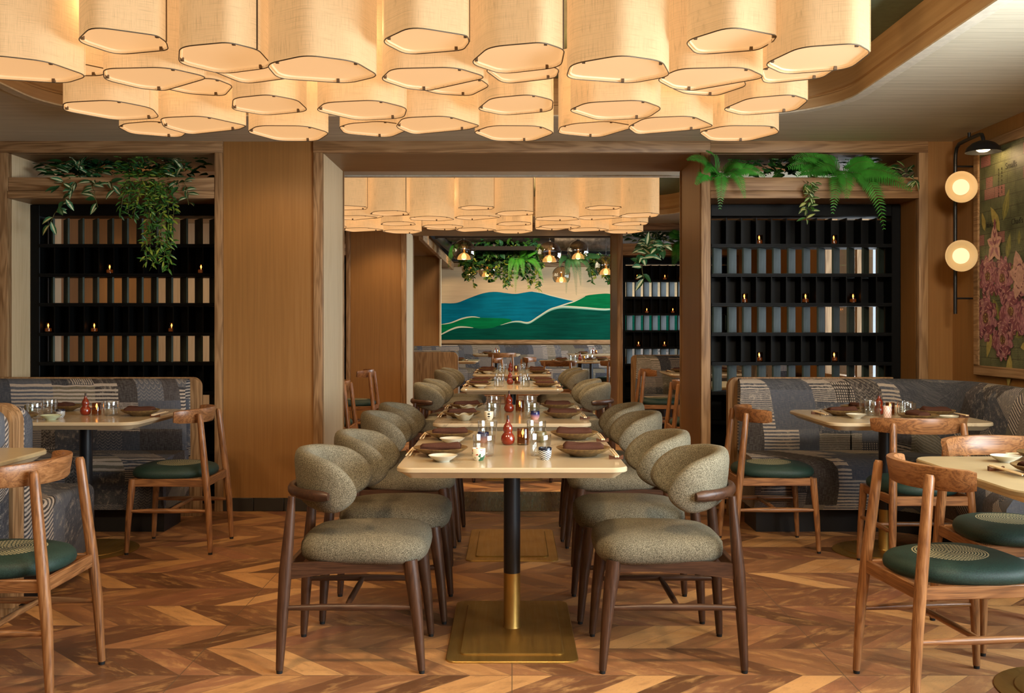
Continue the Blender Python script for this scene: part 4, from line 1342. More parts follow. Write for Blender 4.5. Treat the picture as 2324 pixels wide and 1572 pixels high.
# ------------------------------------------------------------------ floral artwork on the right wall
def mk_news():
    g = NT('newsprint')
    x, y, z = g.xyz(g.pos())
    uv = g.vec(g.m('MULTIPLY', y, -1.0), z, 0)
    br = g.n('TexBrick', {'Vector': uv, 'Color1': (0, 0, 0, 1), 'Color2': (1, 1, 1, 1), 'Mortar': (0, 0, 0, 1), 'Scale': 1.0, 'Mortar Size': .0018, 'Brick Width': .13, 'Row Height': .07}, offset=.37, squash=.7, squash_frequency=3)
    r = g.n('SeparateColor', {0: br.outputs[0]}).outputs[0]
    wn = g.m('FRACT', g.m('MULTIPLY', r, 17.3))
    lines = g.m('GREATER_THAN', g.m('SINE', g.m('MULTIPLY', z, 560.0)), .1)
    txt = g.noise(g.vec(g.m('MULTIPLY', y, 170), g.m('MULTIPLY', z, 90), 1), 1.0, 2, .6)
    ink = g.m('MULTIPLY', g.m('MULTIPLY', lines, g.m('GREATER_THAN', txt, .52)), g.m('GREATER_THAN', wn, .3))
    ink = g.m('MAXIMUM', g.m('MULTIPLY', ink, .6), g.m('MULTIPLY', br.outputs['Fac'], .75))
    tone = g.noise(g.vec(y, z, 3), 5, 5, .6)
    c = g.ramp(tone, [(.3, '#3e4129'), (.5, '#5a5d40'), (.7, '#737452')])
    c = g.mix(g.m('MULTIPLY', g.m('GREATER_THAN', wn, .8), .5), c, '#b0626a')
    c = g.mix(ink, c, '#262618')
    return g.pbsdf(c, .55)
MAT['news'] = mk_news()
for nm, c in (('pk1', '#7f4a52'), ('pk2', '#96626a'), ('pk3', '#653644'), ('pk4', '#b58c7c'), ('pk5', '#9c706c'), ('ol1', '#77743c'), ('ol2', '#59602f'), ('ol3', '#a0914f'), ('core', '#6a4a34'), ('ink', '#26241a')):
    MAT['paint_' + nm] = plain('paint_' + nm, c, .6, var=.22, sc=45)
art = thing('wall_art', 'framed floral artwork on newspaper print on the right wall beside the sconce', 'picture', (XR, 5.1, 1.67))
AY0, AY1, AZ0, AZ1 = 3.85, 6.365, .936, 2.40
fr = MB()
w = .062
xf0, xf1 = -.022, 0
for y0, y1, z0, z1 in ((AY0, AY1, AZ0, AZ0 + w), (AY0, AY1, AZ1 - w, AZ1), (AY0, AY0 + w, AZ0 + w, AZ1 - w), (AY1 - w, AY1, AZ0 + w, AZ1 - w)):
    fr.bbox(xf0, y0 - 5.1, z0 - 1.67, xf1, y1 - 5.1, z1 - 1.67, .004, 1)
fr.build('frame', 'oak_y', art)
cv = MB()
PM = ['news', 'paint_pk1', 'paint_pk2', 'paint_pk3', 'paint_pk4', 'paint_pk5', 'paint_ol1', 'paint_ol2', 'paint_ol3', 'paint_core', 'paint_ink']
cv.add([(-.010, AY0 + w - 5.1, AZ0 + w - 1.67), (-.010, AY1 - w - 5.1, AZ0 + w - 1.67), (-.010, AY1 - w - 5.1, AZ1 - w - 1.67), (-.010, AY0 + w - 5.1, AZ1 - w - 1.67)], [(0, 1, 2, 3)], 0)
lay = [.0]
def AP(px, py):
    X = XR - .010
    px, py = 2080 + px / 2.537, 280 + py / 2.537
    Y = X * F / (px - CX)
    return Y - 5.1, H - (py - HY) * Y / F - 1.67
def blob(y, z, ry, rz, mi, rot=0, n=14, jag=.0):
    lay[0] += .00001
    x = -.0106 - lay[0]
    pts = []
    for i in range(n):
        a = 2 * PI * i / n
        k = 1 + rnd.uniform(-jag, jag)
        u, v = ry * k * math.cos(a), rz * k * math.sin(a)
        yy, zz = y + u * math.cos(rot) - v * math.sin(rot), z + u * math.sin(rot) + v * math.cos(rot)
        pts.append((x, min(max(yy, AY0 + w - 5.1), AY1 - w - 5.1), zz))
    cv.add(pts, [tuple(range(n))], mi)
def lanceol(y, z, L, W, ang, mi):
    lay[0] += .00001
    x = -.0106 - lay[0]
    pts = []
    for u, k in ((0, 0), (.2, .7), (.45, 1), (.75, .6), (1, 0), (.75, -.6), (.45, -1), (.2, -.7)):
        a, b = u * L, k * W
        pts.append((x, min(y + a * math.cos(ang) - b * math.sin(ang), AY1 - w - 5.1), z + a * math.sin(ang) + b * math.cos(ang)))
    cv.add(pts, [tuple(range(8))], mi)
def peony(y, z, r):
    for ri, n, mis in ((1.0, 13, (1, 2, 3)), (.78, 11, (2, 1, 5)), (.56, 9, (1, 3, 2)), (.36, 7, (2, 5, 1))):
        for i in range(n):
            a = 2 * PI * i / n + rnd.uniform(-.15, .15)
            blob(y + r * ri * .72 * math.cos(a), z + r * ri * .72 * math.sin(a), r * .26, r * .17, mis[i % 3], a, 10, .12)
            blob(y + r * ri * .84 * math.cos(a), z + r * ri * .84 * math.sin(a), r * .13, r * .022, 4, a + 1.57 + rnd.uniform(-.3, .3), 6, .1)
    blob(y, z, r * .24, r * .22, 9, 0, 12, .15)
    for i in range(9):
        a = rnd.uniform(0, 6.28)
        blob(y + r * .14 * math.cos(a), z + r * .14 * math.sin(a), r * .03, r * .03, 8, 0, 6)
for px, py, l, a, mi in ((480, 620, .2, 2.2, 8), (500, 560, .2, 1.2, 6), (395, 620, .13, 1.9, 8), (520, 780, .16, 1.3, 6), (540, 830, .17, -.3, 7), (600, 870, .15, 2.8, 6), (440, 1010, .16, -1.0, 6), (430, 1200, .17, -1.9, 8), (540, 1330, .2, -1.7, 8), (570, 1230, .14, .4, 6), (600, 1290, .14, .2, 8), (470, 1000, .15, 2.5, 7), (590, 700, .09, 1.5, 6)):
    y, z = AP(px, py)
    lanceol(y, z, l, l * .2, PI - a, mi)
    lanceol(y, z, l * .95, l * .012, PI - a, 8)
for px, py, r in ((410, 880, .15), (495, 890, .15), (400, 1120, .17), (545, 1080, .16), (500, 1245, .145), (640, 1120, .15), (640, 900, .14)):
    peony(*AP(px, py), r * .92)
y, z = AP(455, 700)
for a, l in ((1.57, .13), (.4, .1), (2.74, .1), (-.9, .12), (-2.2, .12)):
    lanceol(y, z, l, l * .34, a, 4)
    lanceol(y, z, l * .8, l * .12, a, 2)
for k in range(6):
    y, z = AP(457, 690 - 22 * k)
    blob(y, z, .028 - .003 * k, .035, 1 if k % 2 else 4, 0, 10, .1)
y, z = AP(600, 880)
for a, l in ((1.3, .16), (2.5, .12), (.3, .12), (-1.2, .14), (-2.2, .13)):
    lanceol(y, z, l, l * .36, a, 4)
for i in range(30):
    a = rnd.uniform(0, 6.28)
    blob(y + .05 * math.cos(a), z + .07 * math.sin(a), .004, .006, 3, 0, 6)
cv.build('canvas', PM, art, 0)
def text_mesh(s, size, M, name, mat, parent):
    cu = bpy.data.curves.new('txt', 'FONT')
    cu.body = s
    cu.size = size
    cu.extrude = .0004
    cu.align_x = 'CENTER'
    o = bpy.data.objects.new('txt', cu)
    COL.objects.link(o)
    bpy.context.view_layer.update()
    me = bpy.data.meshes.new_from_object(o.evaluated_get(bpy.context.evaluated_depsgraph_get()))
    bpy.data.objects.remove(o)
    me.transform(M)
    me.materials.clear()
    me.materials.append(MAT[mat])
    ob = bpy.data.objects.new(name, me)
    COL.objects.link(ob)
    if parent:
        ob.parent = parent
    return ob
def art_text(s, px, py, size, vert=False):
    y, z = AP(px, py)
    Mx = Matrix.Translation((-.0112, y, z)) @ Matrix.Rotation(-PI / 2, 4, 'Z') @ Matrix.Rotation(PI / 2, 4, 'X')
    if vert:
        Mx = Mx @ Matrix.Rotation(-PI / 2, 4, 'Z')
    text_mesh(s, size, Mx, 'lettering', 'paint_ink', art)
art_text("Chad's", 580, 577, .05)
art_text('Smalls', 545, 255, .055)
for i, ch in enumerate('RENDOCULAR'):
    art_text(ch, 474, 272 + 17 * i, .02)
for i, ch in enumerate('REPAIRS'):
    art_text(ch, 492, 268 + 22 * i, .024)
art_text('BEAUTY', 432, 595, .035)

# ------------------------------------------------------------------ third room
YM = 19.6
mural = thing('wall_mural', 'large painted mural of blue and green hills on the far wall', 'painting', (.6, YM, 1.7))
for nm, c in (('sky', '#cdb48e'), ('blue', '#00667c'), ('green', '#006a3c'), ('dkgreen', '#00483a'), ('mist', '#c9cdb0'), ('mist2', '#7fb29f')):
    g = NT('mural_' + nm)
    n = g.noise(g.scale(g.pos(), 2, 1, 34), 1.0, 5, .6)
    n2 = g.noise(g.pos(), 1.1, 3)
    b = srgb(c)
    v = .08 if nm in ('sky', 'mist', 'mist2') else .32
    col = g.ramp(g.m('ADD', g.m('MULTIPLY', n, .6), g.m('MULTIPLY', n2, .4)), [(.35, tuple(x * (1 - v) for x in b[:3]) + (1,)), (.65, tuple(min(1, x * (1 + v)) for x in b[:3]) + (1,))])
    MAT['mu_' + nm] = g.pbsdf(col, .8, spec=.08)
mm = MB()
MX0, MX1, MZ0, MZ1 = -3.0, 4.2, .99, 2.42
mm.add([(MX0 - .6, 0, MZ0 - 1.7), (MX1 - .6, 0, MZ0 - 1.7), (MX1 - .6, 0, MZ1 - 1.7), (MX0 - .6, 0, MZ1 - 1.7)], [(0, 1, 2, 3)], 0)
def MP(L):
    o = []
    for x, y in L:
        p = P3(920 + x / 4.648, 510 + y / 4.648, YM)
        o.append((p.x - .6, p.z - 1.7))
    return o
def catmull(p, k=8):
    o = []
    for i in range(len(p) - 1):
        p0, p1, p2, p3 = p[max(i - 1, 0)], p[i], p[i + 1], p[min(i + 2, len(p) - 1)]
        for j in range(k):
            t = j / k
            o.append(tuple(.5 * (2 * b + (c - a) * t + (2 * a - 5 * b + 4 * c - d) * t * t + (3 * b - a - 3 * c + d) * t ** 3) for a, b, c, d in zip(p0, p1, p2, p3)))
    return o + [p[-1]]
def hill(L, off, mi, bot=None):
    c = catmull(MP(L))
    b = MZ0 - 1.7
    vs = []
    for x, z in c:
        vs += [(x, -off, z), (x, -off, b)]
    mm.add(vs, [(2 * i, 2 * i + 1, 2 * i + 3, 2 * i + 2) for i in range(len(c) - 1)], mi)
def mist(L, off, w0, w1, mi):
    c = catmull(MP(L))
    n = len(c) - 1
    vs = []
    for i, (x, z) in enumerate(c):
        k = math.sin(PI * min(1, max(0, i / n))) ** .6
        vs += [(x, -off, z + w0 * k), (x, -off, z - w1 * k)]
    mm.add(vs, [(2 * i, 2 * i + 1, 2 * i + 3, 2 * i + 2) for i in range(n)], mi)
hill([(-400, 900), (100, 850), (372, 828), (480, 828), (560, 818), (680, 770), (820, 722), (940, 706), (1050, 718), (1160, 728), (1250, 715), (1340, 704), (1430, 715), (1540, 745), (1680, 780), (1790, 810), (2000, 900)], .002, 1)
hill([(1640, 885), (1700, 845), (1790, 800), (1900, 750), (2000, 733), (2120, 725), (2180, 735), (2260, 770), (2500, 860), (2900, 900)], .004, 2)
hill([(-400, 1120), (200, 1070), (372, 1050), (480, 1030), (600, 985), (700, 968), (790, 978), (1080, 990), (1130, 1030), (1200, 1100)], .004, 2)
R1 = [(920, 1095), (1000, 1058), (1120, 1022), (1200, 1015), (1300, 1025), (1400, 965), (1520, 890), (1620, 860), (1720, 858), (1900, 870), (2080, 885), (2213, 880), (2600, 850), (3000, 900)]
hill(R1, .006, 3)
hill([(-400, 1250), (200, 1200), (372, 1155), (480, 1100), (560, 1075), (640, 1075), (800, 1095), (920, 1085), (1000, 1062), (1100, 1090)], .007, 3)
mist(R1[1:], .0072, .004, .045, 5)
mist(R1[1:], .0078, .006, .022, 4)
mist([(1540, 880), (1640, 850), (1720, 825), (1790, 803), (1900, 752)], .0074, .008, .016, 4)
mist([(372, 1050), (480, 1030), (600, 985), (700, 968), (790, 978)], .0074, .008, .02, 4)
mist([(330, 1172), (372, 1155), (480, 1100), (560, 1075), (640, 1075), (720, 1085)], .008, .008, .025, 4)
mist([(1340, 704), (1430, 715), (1540, 745), (1680, 780), (1790, 805)], .003, .006, .012, 4)
mm.build('canvas', ['mu_sky', 'mu_blue', 'mu_green', 'mu_dkgreen', 'mu_mist', 'mu_mist2'], mural, 0)
struct('wall_back', MB().box(-5, YM + .01, 0, 6, YM + .2, 3.2), 'panel', ang=0)
struct('trim_mural_bottom', MB().bbox(-3.1, YM - .06, .91, 4.3, YM + .01, .99, .004, 1), 'oak_x')
struct('trim_mural_top', MB().bbox(-3.1, YM - .06, 2.42, 4.3, YM + .01, 2.50, .004, 1), 'oak_x')
# bulkhead and hanging panel on the left
struct('ceiling_bulkhead', MB().box(-3.1, 12.8, 2.41, -1.19, YM, 2.46), 'veneer_x', ang=0)
struct('trim_bulkhead', MB().bbox(-1.20, 12.8, 2.36, -1.14, YM - .06, 2.50, .004, 1), 'oak_y')
struct('wall_hanging_panel', MB().box(-3.1, 16.4, .93, -1.20, 16.48, 2.41), 'panel', ang=0)
struct('trim_hanging_panel', MB().bbox(-1.20, 16.38, .92, -1.17, 16.5, 2.41, .003, 1), 'pale')
# pipes and ducts
def duct(name, label, pts, r, mat, n=16, wob=0):
    c = Vector(pts[0])
    m = MB()
    rr = r
    pts = [Vector(p) for p in pts]
    if wob:
        ps = []
        for i in range(len(pts) - 1):
            for j in range(14):
                ps.append(pts[i].lerp(pts[i + 1], j / 14))
        ps.append(pts[-1])
        pts = ps
        rr = [r * (1 + rnd.uniform(-wob, wob)) for _ in ps]
    m.tube([p - c for p in pts], rr, n)
    o = m.build(name, mat, None, 60)
    o.location = c
    return tag(o, label, 'pipe' if 'pipe' in name else 'duct')
duct('ceiling_pipe', 'long dark sprinkler pipe crossing the third-room ceiling just past the far portal', [(-1.05, 13.6, 2.50), (1.5, 13.6, 2.50)], .045, 'pipe')
duct('ceiling_pipe', 'short dark pipe running back along the left bulkhead of the third room', [(-1.05, 13.62, 2.50), (-.98, 17.0, 2.52)], .06, 'pipe')
duct('ceiling_duct', 'crinkled foil duct at the right of the third-room ceiling', [(.65, 15.6, 2.60), (3.6, 15.8, 2.62)], .17, 'duct', 16, .08)
duct('ceiling_duct', 'crinkled foil duct at the left of the third-room ceiling', [(-1.0, 15.0, 2.66), (.35, 15.3, 2.66)], .13, 'duct', 16, .08)
duct('ceiling_duct', 'wide dark duct above the mural at the right', [(1.1, 18.2, 2.62), (4.0, 18.2, 2.60)], .16, 'pipe', 20)
duct('ceiling_duct', 'dark duct above the mural at the left', [(-1.1, 18.4, 2.70), (1.0, 18.4, 2.70)], .2, 'pipe', 20)
struct('trim_ceiling_beam', MB().box(-3.1, 18.9, 2.50, 4.2, 19.2, 3.12), 'void', ang=0)
# hanging planter rack
rk = thing('hanging_rack', 'black hanging rack full of greenery in front of the mural', 'rack', (-.20, 15.4, 2.42))
m = MB()
for a in ((-.55, -.52, -.03, .55, -.49, .03), (-.55, .22, -.03, .55, .25, .03), (-.55, -.49, -.03, -.52, .22, .03), (.52, -.49, -.03, .55, .22, .03)):
    m.box(*a)
m.build('frame', 'void', rk, 0)
MB().box(-.52, -.40, -.03, .52, .22, -.02).build('tray', 'black_metal', rk, 0)
for sx in (-.5, .5):
    MB().tube([(sx, 0, .03), (sx, 0, .70)], .008, 6).build('hanger', 'black_metal', rk)
def rack_green(mb, st):
    for i in range(64):
        x = rnd.uniform(-.90, .45)
        z = rnd.choice((rnd.uniform(-.30, -.12), rnd.uniform(-.62, -.25)))
        y = 15.45 + rnd.uniform(-.30, .1)
        pts = [Vector((x * .85, y + .1, 2.48)), Vector((x, y - .08, 2.44)), Vector((x + rnd.uniform(-.06, .06), y - .1, 2.42 + z))]
        for a, b in zip(pts, pts[1:]):
            k = int((b - a).length * 75)
            for j in range(k):
                p = a.lerp(b, rnd.random())
                d = Vector((rnd.uniform(-1, 1), rnd.uniform(-1, .2), rnd.uniform(-1, .3)))
                kk = rnd.choice(((0, 0), (0, 1), (1, 1), (2, 2), (1, 2)))
                leaf(mb, p, d, Vector((0, -.8, .6)), rnd.uniform(.04, .09), rnd.uniform(.007, .02), kk)
        st.tube(pts, .003, 4)
    for _ in range(620):
        p = Vector((rnd.uniform(-.75, .4), 15.42 + rnd.uniform(-.34, .2), 2.38 + rnd.gauss(0, .13)))
        leaf(mb, p, Vector((rnd.uniform(-1, 1), -.6, rnd.uniform(-.8, .8))), Vector((0, -.8, .6)), rnd.uniform(.08, .14), rnd.uniform(.02, .04), rnd.choice(((0, 0), (0, 0), (0, 1), (1, 1), (3, 3))))
plant('hanging_plant', 'dense trailing greenery around the black hanging rack', 'plant', ['lf_dark', 'lf_mid', 'lf_lime', 'lf_teal'], rack_green, 'greenery hanging in the third room')
def rack_fern(c, tips, Yc):
    def f(mb, st):
        p0 = P3(c[0], c[1], Yc)
        for x, y in tips:
            p1 = P3(x, y, Yc - .25)
            frond(mb, st, p0, p0 + Vector(((p1.x - p0.x) * .8, -.2, .12)), p1, .065, 46)
    return f
plant('hanging_plant', 'fern trailing at the left end of the black hanging rack', 'plant', ['lf_fern'], rack_fern((1050, 560), [(1018, 605), (1024, 590), (1035, 560), (1060, 640), (1050, 552)], 15.4), 'greenery hanging in the third room')
plant('hanging_plant', 'fern hanging below the middle of the black hanging rack', 'plant', ['lf_fern'], rack_fern((1175, 590), [(1170, 662), (1155, 632), (1188, 628), (1195, 556), (1215, 575), (1232, 640)], 15.2), 'greenery hanging in the third room')
plant('hanging_plant', 'blue-green fern hanging among the right pendant lamps', 'plant', ['lf_teal'], rack_fern((1295, 590), [(1308, 668), (1318, 646), (1335, 590), (1288, 640), (1340, 625), (1365, 588), (1270, 605), (1285, 664)], 15.6), 'greenery hanging in the third room')
def right_green(mb, st):
    for i in range(16):
        x = rnd.uniform(1.30, 1.75)
        p = Vector((x, 15.9 + rnd.uniform(-.2, .2), 2.40))
        e = Vector((x + rnd.uniform(-.1, .1), 15.7, rnd.uniform(1.92, 2.2)))
        st.tube([p, e], .003, 4)
        for j in range(30):
            leaf(mb, p.lerp(e, rnd.random()), Vector((rnd.uniform(-1, 1), rnd.uniform(-1, .2), rnd.uniform(-1, .4))), Vector((0, -.8, .6)), rnd.uniform(.06, .1), rnd.uniform(.012, .022), rnd.choice(((0, 0), (0, 1), (1, 1), (2, 2))))
plant('hanging_plant', 'bushy greenery hanging at the right beside the far portal post', 'plant', ['lf_dark', 'lf_mid', 'lf_lime'], right_green, 'greenery hanging in the third room')
struct('trim_plant_rail', MB().box(.55, 15.85, 2.40, 2.2, 15.95, 2.46), 'void', ang=0)

# globe pendants
def mk_globe():
    t = bpy.data.objects.new('globe_pendant', None)
    COL.objects.link(t)
    r = .17
    pr = [(r * math.sin(a), -r * math.cos(a)) for a in [math.radians(45) + (PI - math.radians(45) - .12) * i / 14 for i in range(15)]]
    MB().lathe(pr, 28).build('glass_globe', 'pend_glass', t, 60)
    r2 = .098
    pr2 = [(r2 * math.sin(a), -.115 + r2 * 1.02 * (1 + math.cos(PI - a)) - r2 * .1) for a in []]
    dome = [(r2 * math.cos(a), -.12 + r2 * math.sin(a)) for a in [PI / 2 * i / 8 for i in range(8)]] + [(.016, -.02)]
    MB().lathe(dome, 24).build('inner_dome', 'dome', t, 60)
    MB().lathe([(0, -.02), (.018, -.02), (.02, .03), (.012, .05), (0, .05)], 14).build('socket', 'brass', t, 50)
    MB().lathe([(0, -.125), (.03, -.115), (.038, -.085), (.03, -.055), (.013, -.03), (0, -.028)], 18).build('bulb', 'bulb2', t, 60)
    MB().tube([(0, 0, .05), (0, 0, .62)], .003, 6).build('cord', 'black_metal', t)
    MB().lathe([(0, .166), (.03, .166), (.026, .178), (0, .18)], 14).build('cap', 'black_metal', t, 50)
    return t
g = NT('pendant_dome')
tr = g.n('BsdfTransparent', {'Color': (1, .78, .45, 1)}).outputs[0]
em = g.n('Emission', {'Color': (1, .58, .2, 1), 'Strength': 1.5}).outputs[0]
g.nt.links.new(g.n('MixShader', {0: .45, 1: tr, 2: em}).outputs[0], g.out.inputs[0])
MAT['dome'] = g.mat
MAT['bulb2'] = emitter('pendant_bulb', (1, .78, .42, 1), 7.0)
GLOBE = Proto(mk_globe)
for px, py, Y, lab in ((1053, 570, 14.5, 'left front globe pendant beside the rack greenery'), (1247, 575, 14.0, 'largest globe pendant right of the rack greenery'), (1312, 570, 15.4, 'globe pendant in the middle of the right group'),
                       (1375, 605, 15.3, 'globe pendant nearest the right portal post'), (1274, 625, 18.0, 'lowest globe pendant below the largest one'), (1068, 608, 18.3, 'half-hidden globe pendant under the left greenery'), (1106, 612, 17.6, 'half-hidden globe pendant beneath the middle greenery')):
    p = P3(px, py, Y)
    GLOBE.put(tuple(p), 0, 'amber glass ' + lab, 'lamp', 'globe pendants of the third room')

# third-room furniture
def mk_round():
    t = bpy.data.objects.new('round_table', None)
    COL.objects.link(t)
    MB().lathe([(0, .725), (.57, .725), (.60, .735), (.605, .745), (.60, .75), (0, .75)], 56).build('tabletop', 'marble', t, 30)
    MB().lathe([(0, .01), (.034, .01), (.034, .726), (0, .726)], 20).build('column', 'black_metal', t)
    MB().lathe([(0, 0), (.32, 0), (.32, .008), (0, .014)], 40).build('base_plate', 'brass', t, 30)
    return t
RT = Proto(mk_round)
RT.put((1.0, 14.6, 0), 0, 'round white table with wooden chairs in the third room', 'table')
side('R9', ST, 1.45, 18.2, 'square table at the mural bench, on the right')
side('B9', ST, -.28, 18.2, 'square table at the mural bench, in the middle')
side('L9', ST, -.92, 14.75, 'square table beside the oak booth end in the third room')
for x, y, a, lab in ((.64, 13.55, 80, 'wooden chair at the round table, back to the camera, left one'), (1.42, 13.62, 105, 'wooden chair at the round table, back to the camera, right one'), (1.55, 15.4, 230, 'wooden chair behind the round table'), (.35, 14.9, -15, 'wooden chair at the left of the round table'),
                     (-.32, 14.75, 180, 'wooden chair at the table beside the oak booth end'), (-.18, 17.55, 95, 'wooden chair seen from behind at the middle mural bench table')):
    WOODC.put((x, y, 0), math.radians(a), lab + ', in the third room', 'chair', 'wooden chairs of the third room')
for x, y, r, w in ((.72, 14.45, 0, 'left seat of the round table'), (1.12, 14.28, PI / 2, 'front seat of the round table'), (1.32, 14.7, PI, 'right seat of the round table'), (-.78, 14.55, PI, 'right seat of the table by the oak booth end'), (-.45, 18.1, 0, 'left seat of the middle bench table'), (1.3, 18.15, 0, 'left seat of the right bench table')):
    setting(x, y, r, w, None, None, True)
centre(1.02, 14.6, 'round table')
centre(-.28, 18.15, 'middle mural bench table')
centre(1.5, 18.15, 'right mural bench table')
t = thing('bench', 'long patchwork bench along the mural wall', 'bench', (0, 19.3, 0))
fixn(MB().loft([[(x, y, z) for y, z in ((.22, .40), (.05, .45), (.10, .84), (.14, .89), (.22, .89))] for x in (-2.4, 4.1)]).build('backrest', 'patch', t, 40))
fixn(MB().loft([[(x, y, z) for y, z in ((-.35, .12), (-.36, .40), (-.33, .44), (.06, .455), (.06, .12))] for x in (-2.4, 4.1)]).build('seat', 'patch', t, 40))
MB().box(-2.4, -.28, 0, 4.1, .1, .12).build('plinth', 'plinth', t, 0)
t = thing('banquette', 'booth with oak end panel just past the far portal on the left', 'booth seat', (-1.6, 13.5, 0))
out = [(-1.2, 0), (.87, 0), (.87, .82)] + [(.87 - .08 + .08 * math.cos(a), .82 + .08 * math.sin(a)) for a in [PI / 2 * i / 8 for i in range(1, 9)]] + [(-1.2, .90)]
fixn(MB().loft([[(x, -.03, z) for x, z in out], [(x, .03, z) for x, z in out]]).build('oak_panel', 'oak_z', t, 30))
fixn(MB().loft([[(x * .995, y, z * k + .02) for x, z in out] for y, k in ((.03, .99), (.06, 1.0), (.12, 1.0), (.15, .97))]).build('backrest', 'patch', t, 40))
MB().bbox(-1.2, .15, .12, .86, .62, .45, .03, 3).build('seat', 'patch', t, 50)
MB().box(-1.2, .17, 0, .8, .55, .12).build('plinth', 'plinth', t, 0)

# ------------------------------------------------------------------ light
def area(name, loc, rot, sx, sy, power, col):
    l = bpy.data.lights.new(name, 'AREA')
    l.shape = 'RECTANGLE'
    l.size, l.size_y, l.energy, l.color = sx, sy, power, col
    o = bpy.data.objects.new(name, l)
    o.location, o.rotation_euler = loc, rot
    COL.objects.link(o)
    return o
def spot(name, loc, tgt, power, size=95, blend=.7, col=(1, .70, .40), rad=.11):
    l = bpy.data.lights.new(name, 'SPOT')
    l.energy, l.color, l.spot_size, l.spot_blend, l.shadow_soft_size = power, col, math.radians(size), blend, rad
    o = bpy.data.objects.new(name, l)
    o.location = loc
    o.rotation_euler = (Vector(tgt) - Vector(loc)).to_track_quat('-Z', 'Y').to_euler()
    COL.objects.link(o)
    return o
def point(name, loc, power, col=(1, .66, .34), rad=.03):
    l = bpy.data.lights.new(name, 'POINT')
    l.energy, l.color, l.shadow_soft_size = power, col, rad
    o = bpy.data.objects.new(name, l)
    o.location = loc
    COL.objects.link(o)
DAY = (.80, .91, 1.0)
WARM = (1, .74, .46)
area('daylight', (XR + .25, 1.65, 1.6), (0, PI / 2, 0), 1.7, 3.9, 400, DAY)
area('daylight', (XR + .25, 8.65, 1.6), (0, PI / 2, 0), 1.7, 1.9, 50, DAY)
area('daylight', (4.5, 16.0, 1.7), (0, PI / 2, 0), 1.9, 4.8, 420, DAY)
area('rear_fill', (-.6, -1.2, 2.46), (math.radians(35), 0, 0), 5.0, 1.6, 20, WARM)  # added fill behind the camera, brightens surfaces that face it
area('bounce_fill', (XR + .35, 1.65, .95), (0, math.radians(125), 0), .9, 3.6, 190, (.95, .95, .9))  # added fill tilted upward, stands in for daylight bounced onto the ceiling
for i, (x, y, tx, ty, p) in enumerate(((-2.9, 2.3, -2.6, 4.4, 120), (-1.1, 2.3, -.9, 4.8, 165), (.5, 2.3, .4, 4.8, 165), (1.9, 2.3, 1.8, 4.4, 110),
                                       (-3.2, 6.2, -2.7, 5.9, 10), (2.2, 6.15, 2.3, 5.9, 26), (-1.55, 6.1, -1.6, 6.9, 18),
                                       (-.9, 7.75, -.6, 9.4, 150), (.9, 7.75, .6, 9.4, 150), (-1.5, 11.5, -1.5, 11.9, 35), (-.6, 11.4, -.3, 10.9, 50), (.6, 11.4, .3, 10.9, 50), (-3.3, 10.6, -4.3, 11.6, 40),
                                       (-.5, 13.2, -.3, 15.4, 160), (1.0, 13.4, 1.0, 15.2, 140), (.8, 16.9, .6, 19.5, 95), (-.6, 16.9, -.6, 19.5, 100), (2.2, 16.9, 2.2, 19.5, 70))):
    z = 2.46 if y < 12.5 else 2.9
    tz = 0 if y < 12.5 else 1.8
    if 13 < y < 13.5:
        tz = .6
    spot('downlight', (x, y, z), (tx, ty, tz), p, 78 if y == 2.3 else 115)
spot('corner_fill', (1.9, 2.9, 2.46), (2.45, 6.6, 1.25), 330, 58, .6, (1, .90, .76), .3)  # added spot out of view, lifts the dark right corner panel
point('sconce_light', (SX - .019, SY - .42, 2.27), 2)
for x in (-2.7, 2.0):
    point('niche_light', (x, 7.35, 2.2), 1.2)

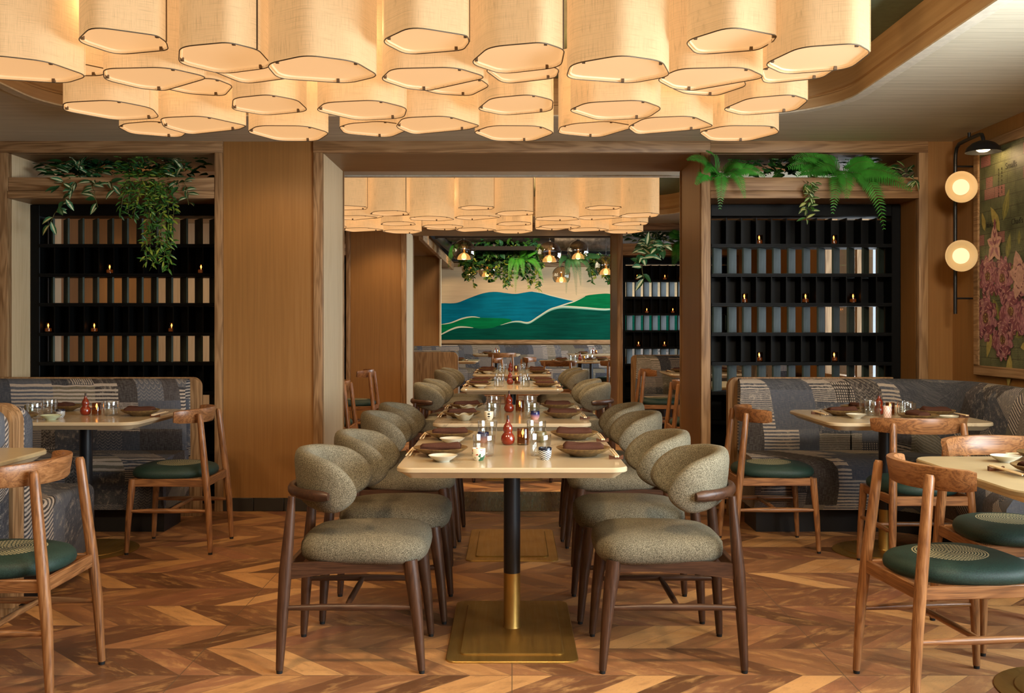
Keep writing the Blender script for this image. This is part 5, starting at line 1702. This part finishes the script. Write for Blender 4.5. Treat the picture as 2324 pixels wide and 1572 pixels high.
# point lights added between the shades of both chandeliers to make the gaps glow
def seg_d(p, a, b):
    dx, dy = b[0] - a[0], b[1] - a[1]
    t = max(0, min(1, ((p[0] - a[0]) * dx + (p[1] - a[1]) * dy) / (dx * dx + dy * dy)))
    return math.hypot(p[0] - a[0] - t * dx, p[1] - a[1] - t * dy)
def inside(p, P):
    r = False
    for (x0, y0), (x1, y1) in zip(P, P[1:] + P[:1]):
        if (y0 > p[1]) != (y1 > p[1]) and p[0] < (x1 - x0) * (p[1] - y0) / (y1 - y0) + x0:
            r = not r
    return r
got = []
for _ in range(6000):
    q = (rnd.uniform(-2.0, 1.4), rnd.uniform(3.75, 5.15))
    if any(math.hypot(q[0] - a, q[1] - b) < .30 for a, b in got) or any(inside(q, P) for P in LAMP_POLY):
        continue
    ds = sorted(min(seg_d(q, a, b) for a, b in zip(P, P[1:] + P[:1])) for P in LAMP_POLY)
    if .03 < ds[0] and ds[2] < .22:
        got.append(q)
for x, y in got[:20]:
    point('gap_glow', (x, y, 2.52), 2.2, (1, .60, .27), .004)
    point('gap_glow', (x, y + 5.3, 2.52), 2.2, (1, .60, .27), .004)
w = bpy.data.worlds.new('world')
SC.world = w
w.use_nodes = True
bg = w.node_tree.nodes['Background']
bg.inputs[0].default_value = (.75, .88, 1.0, 1)
bg.inputs[1].default_value = 1.2

cam = bpy.data.cameras.new('camera')
cam.sensor_width = 36
cam.lens = F / 2324 * 36
cam.shift_y = (742 - 786) / 2324
cam.clip_start = .05
co = bpy.data.objects.new('camera', cam)
co.location = (0, 0, H)
co.rotation_euler = (PI / 2, 0, 0)
COL.objects.link(co)
SC.camera = co
SC.view_settings.view_transform = 'Standard'
SC.view_settings.look = 'None'
SC.view_settings.gamma = 1
SC.view_settings.use_curve_mapping = False
SC.view_settings.exposure = 0.0
cy = SC.cycles
cy.use_denoising = True
cy.max_bounces = 8
cy.diffuse_bounces = 4
cy.glossy_bounces = 4
cy.transmission_bounces = 6
cy.transparent_max_bounces = 24
cy.sample_clamp_indirect = 4
cy.caustics_reflective = False
cy.caustics_refractive = False
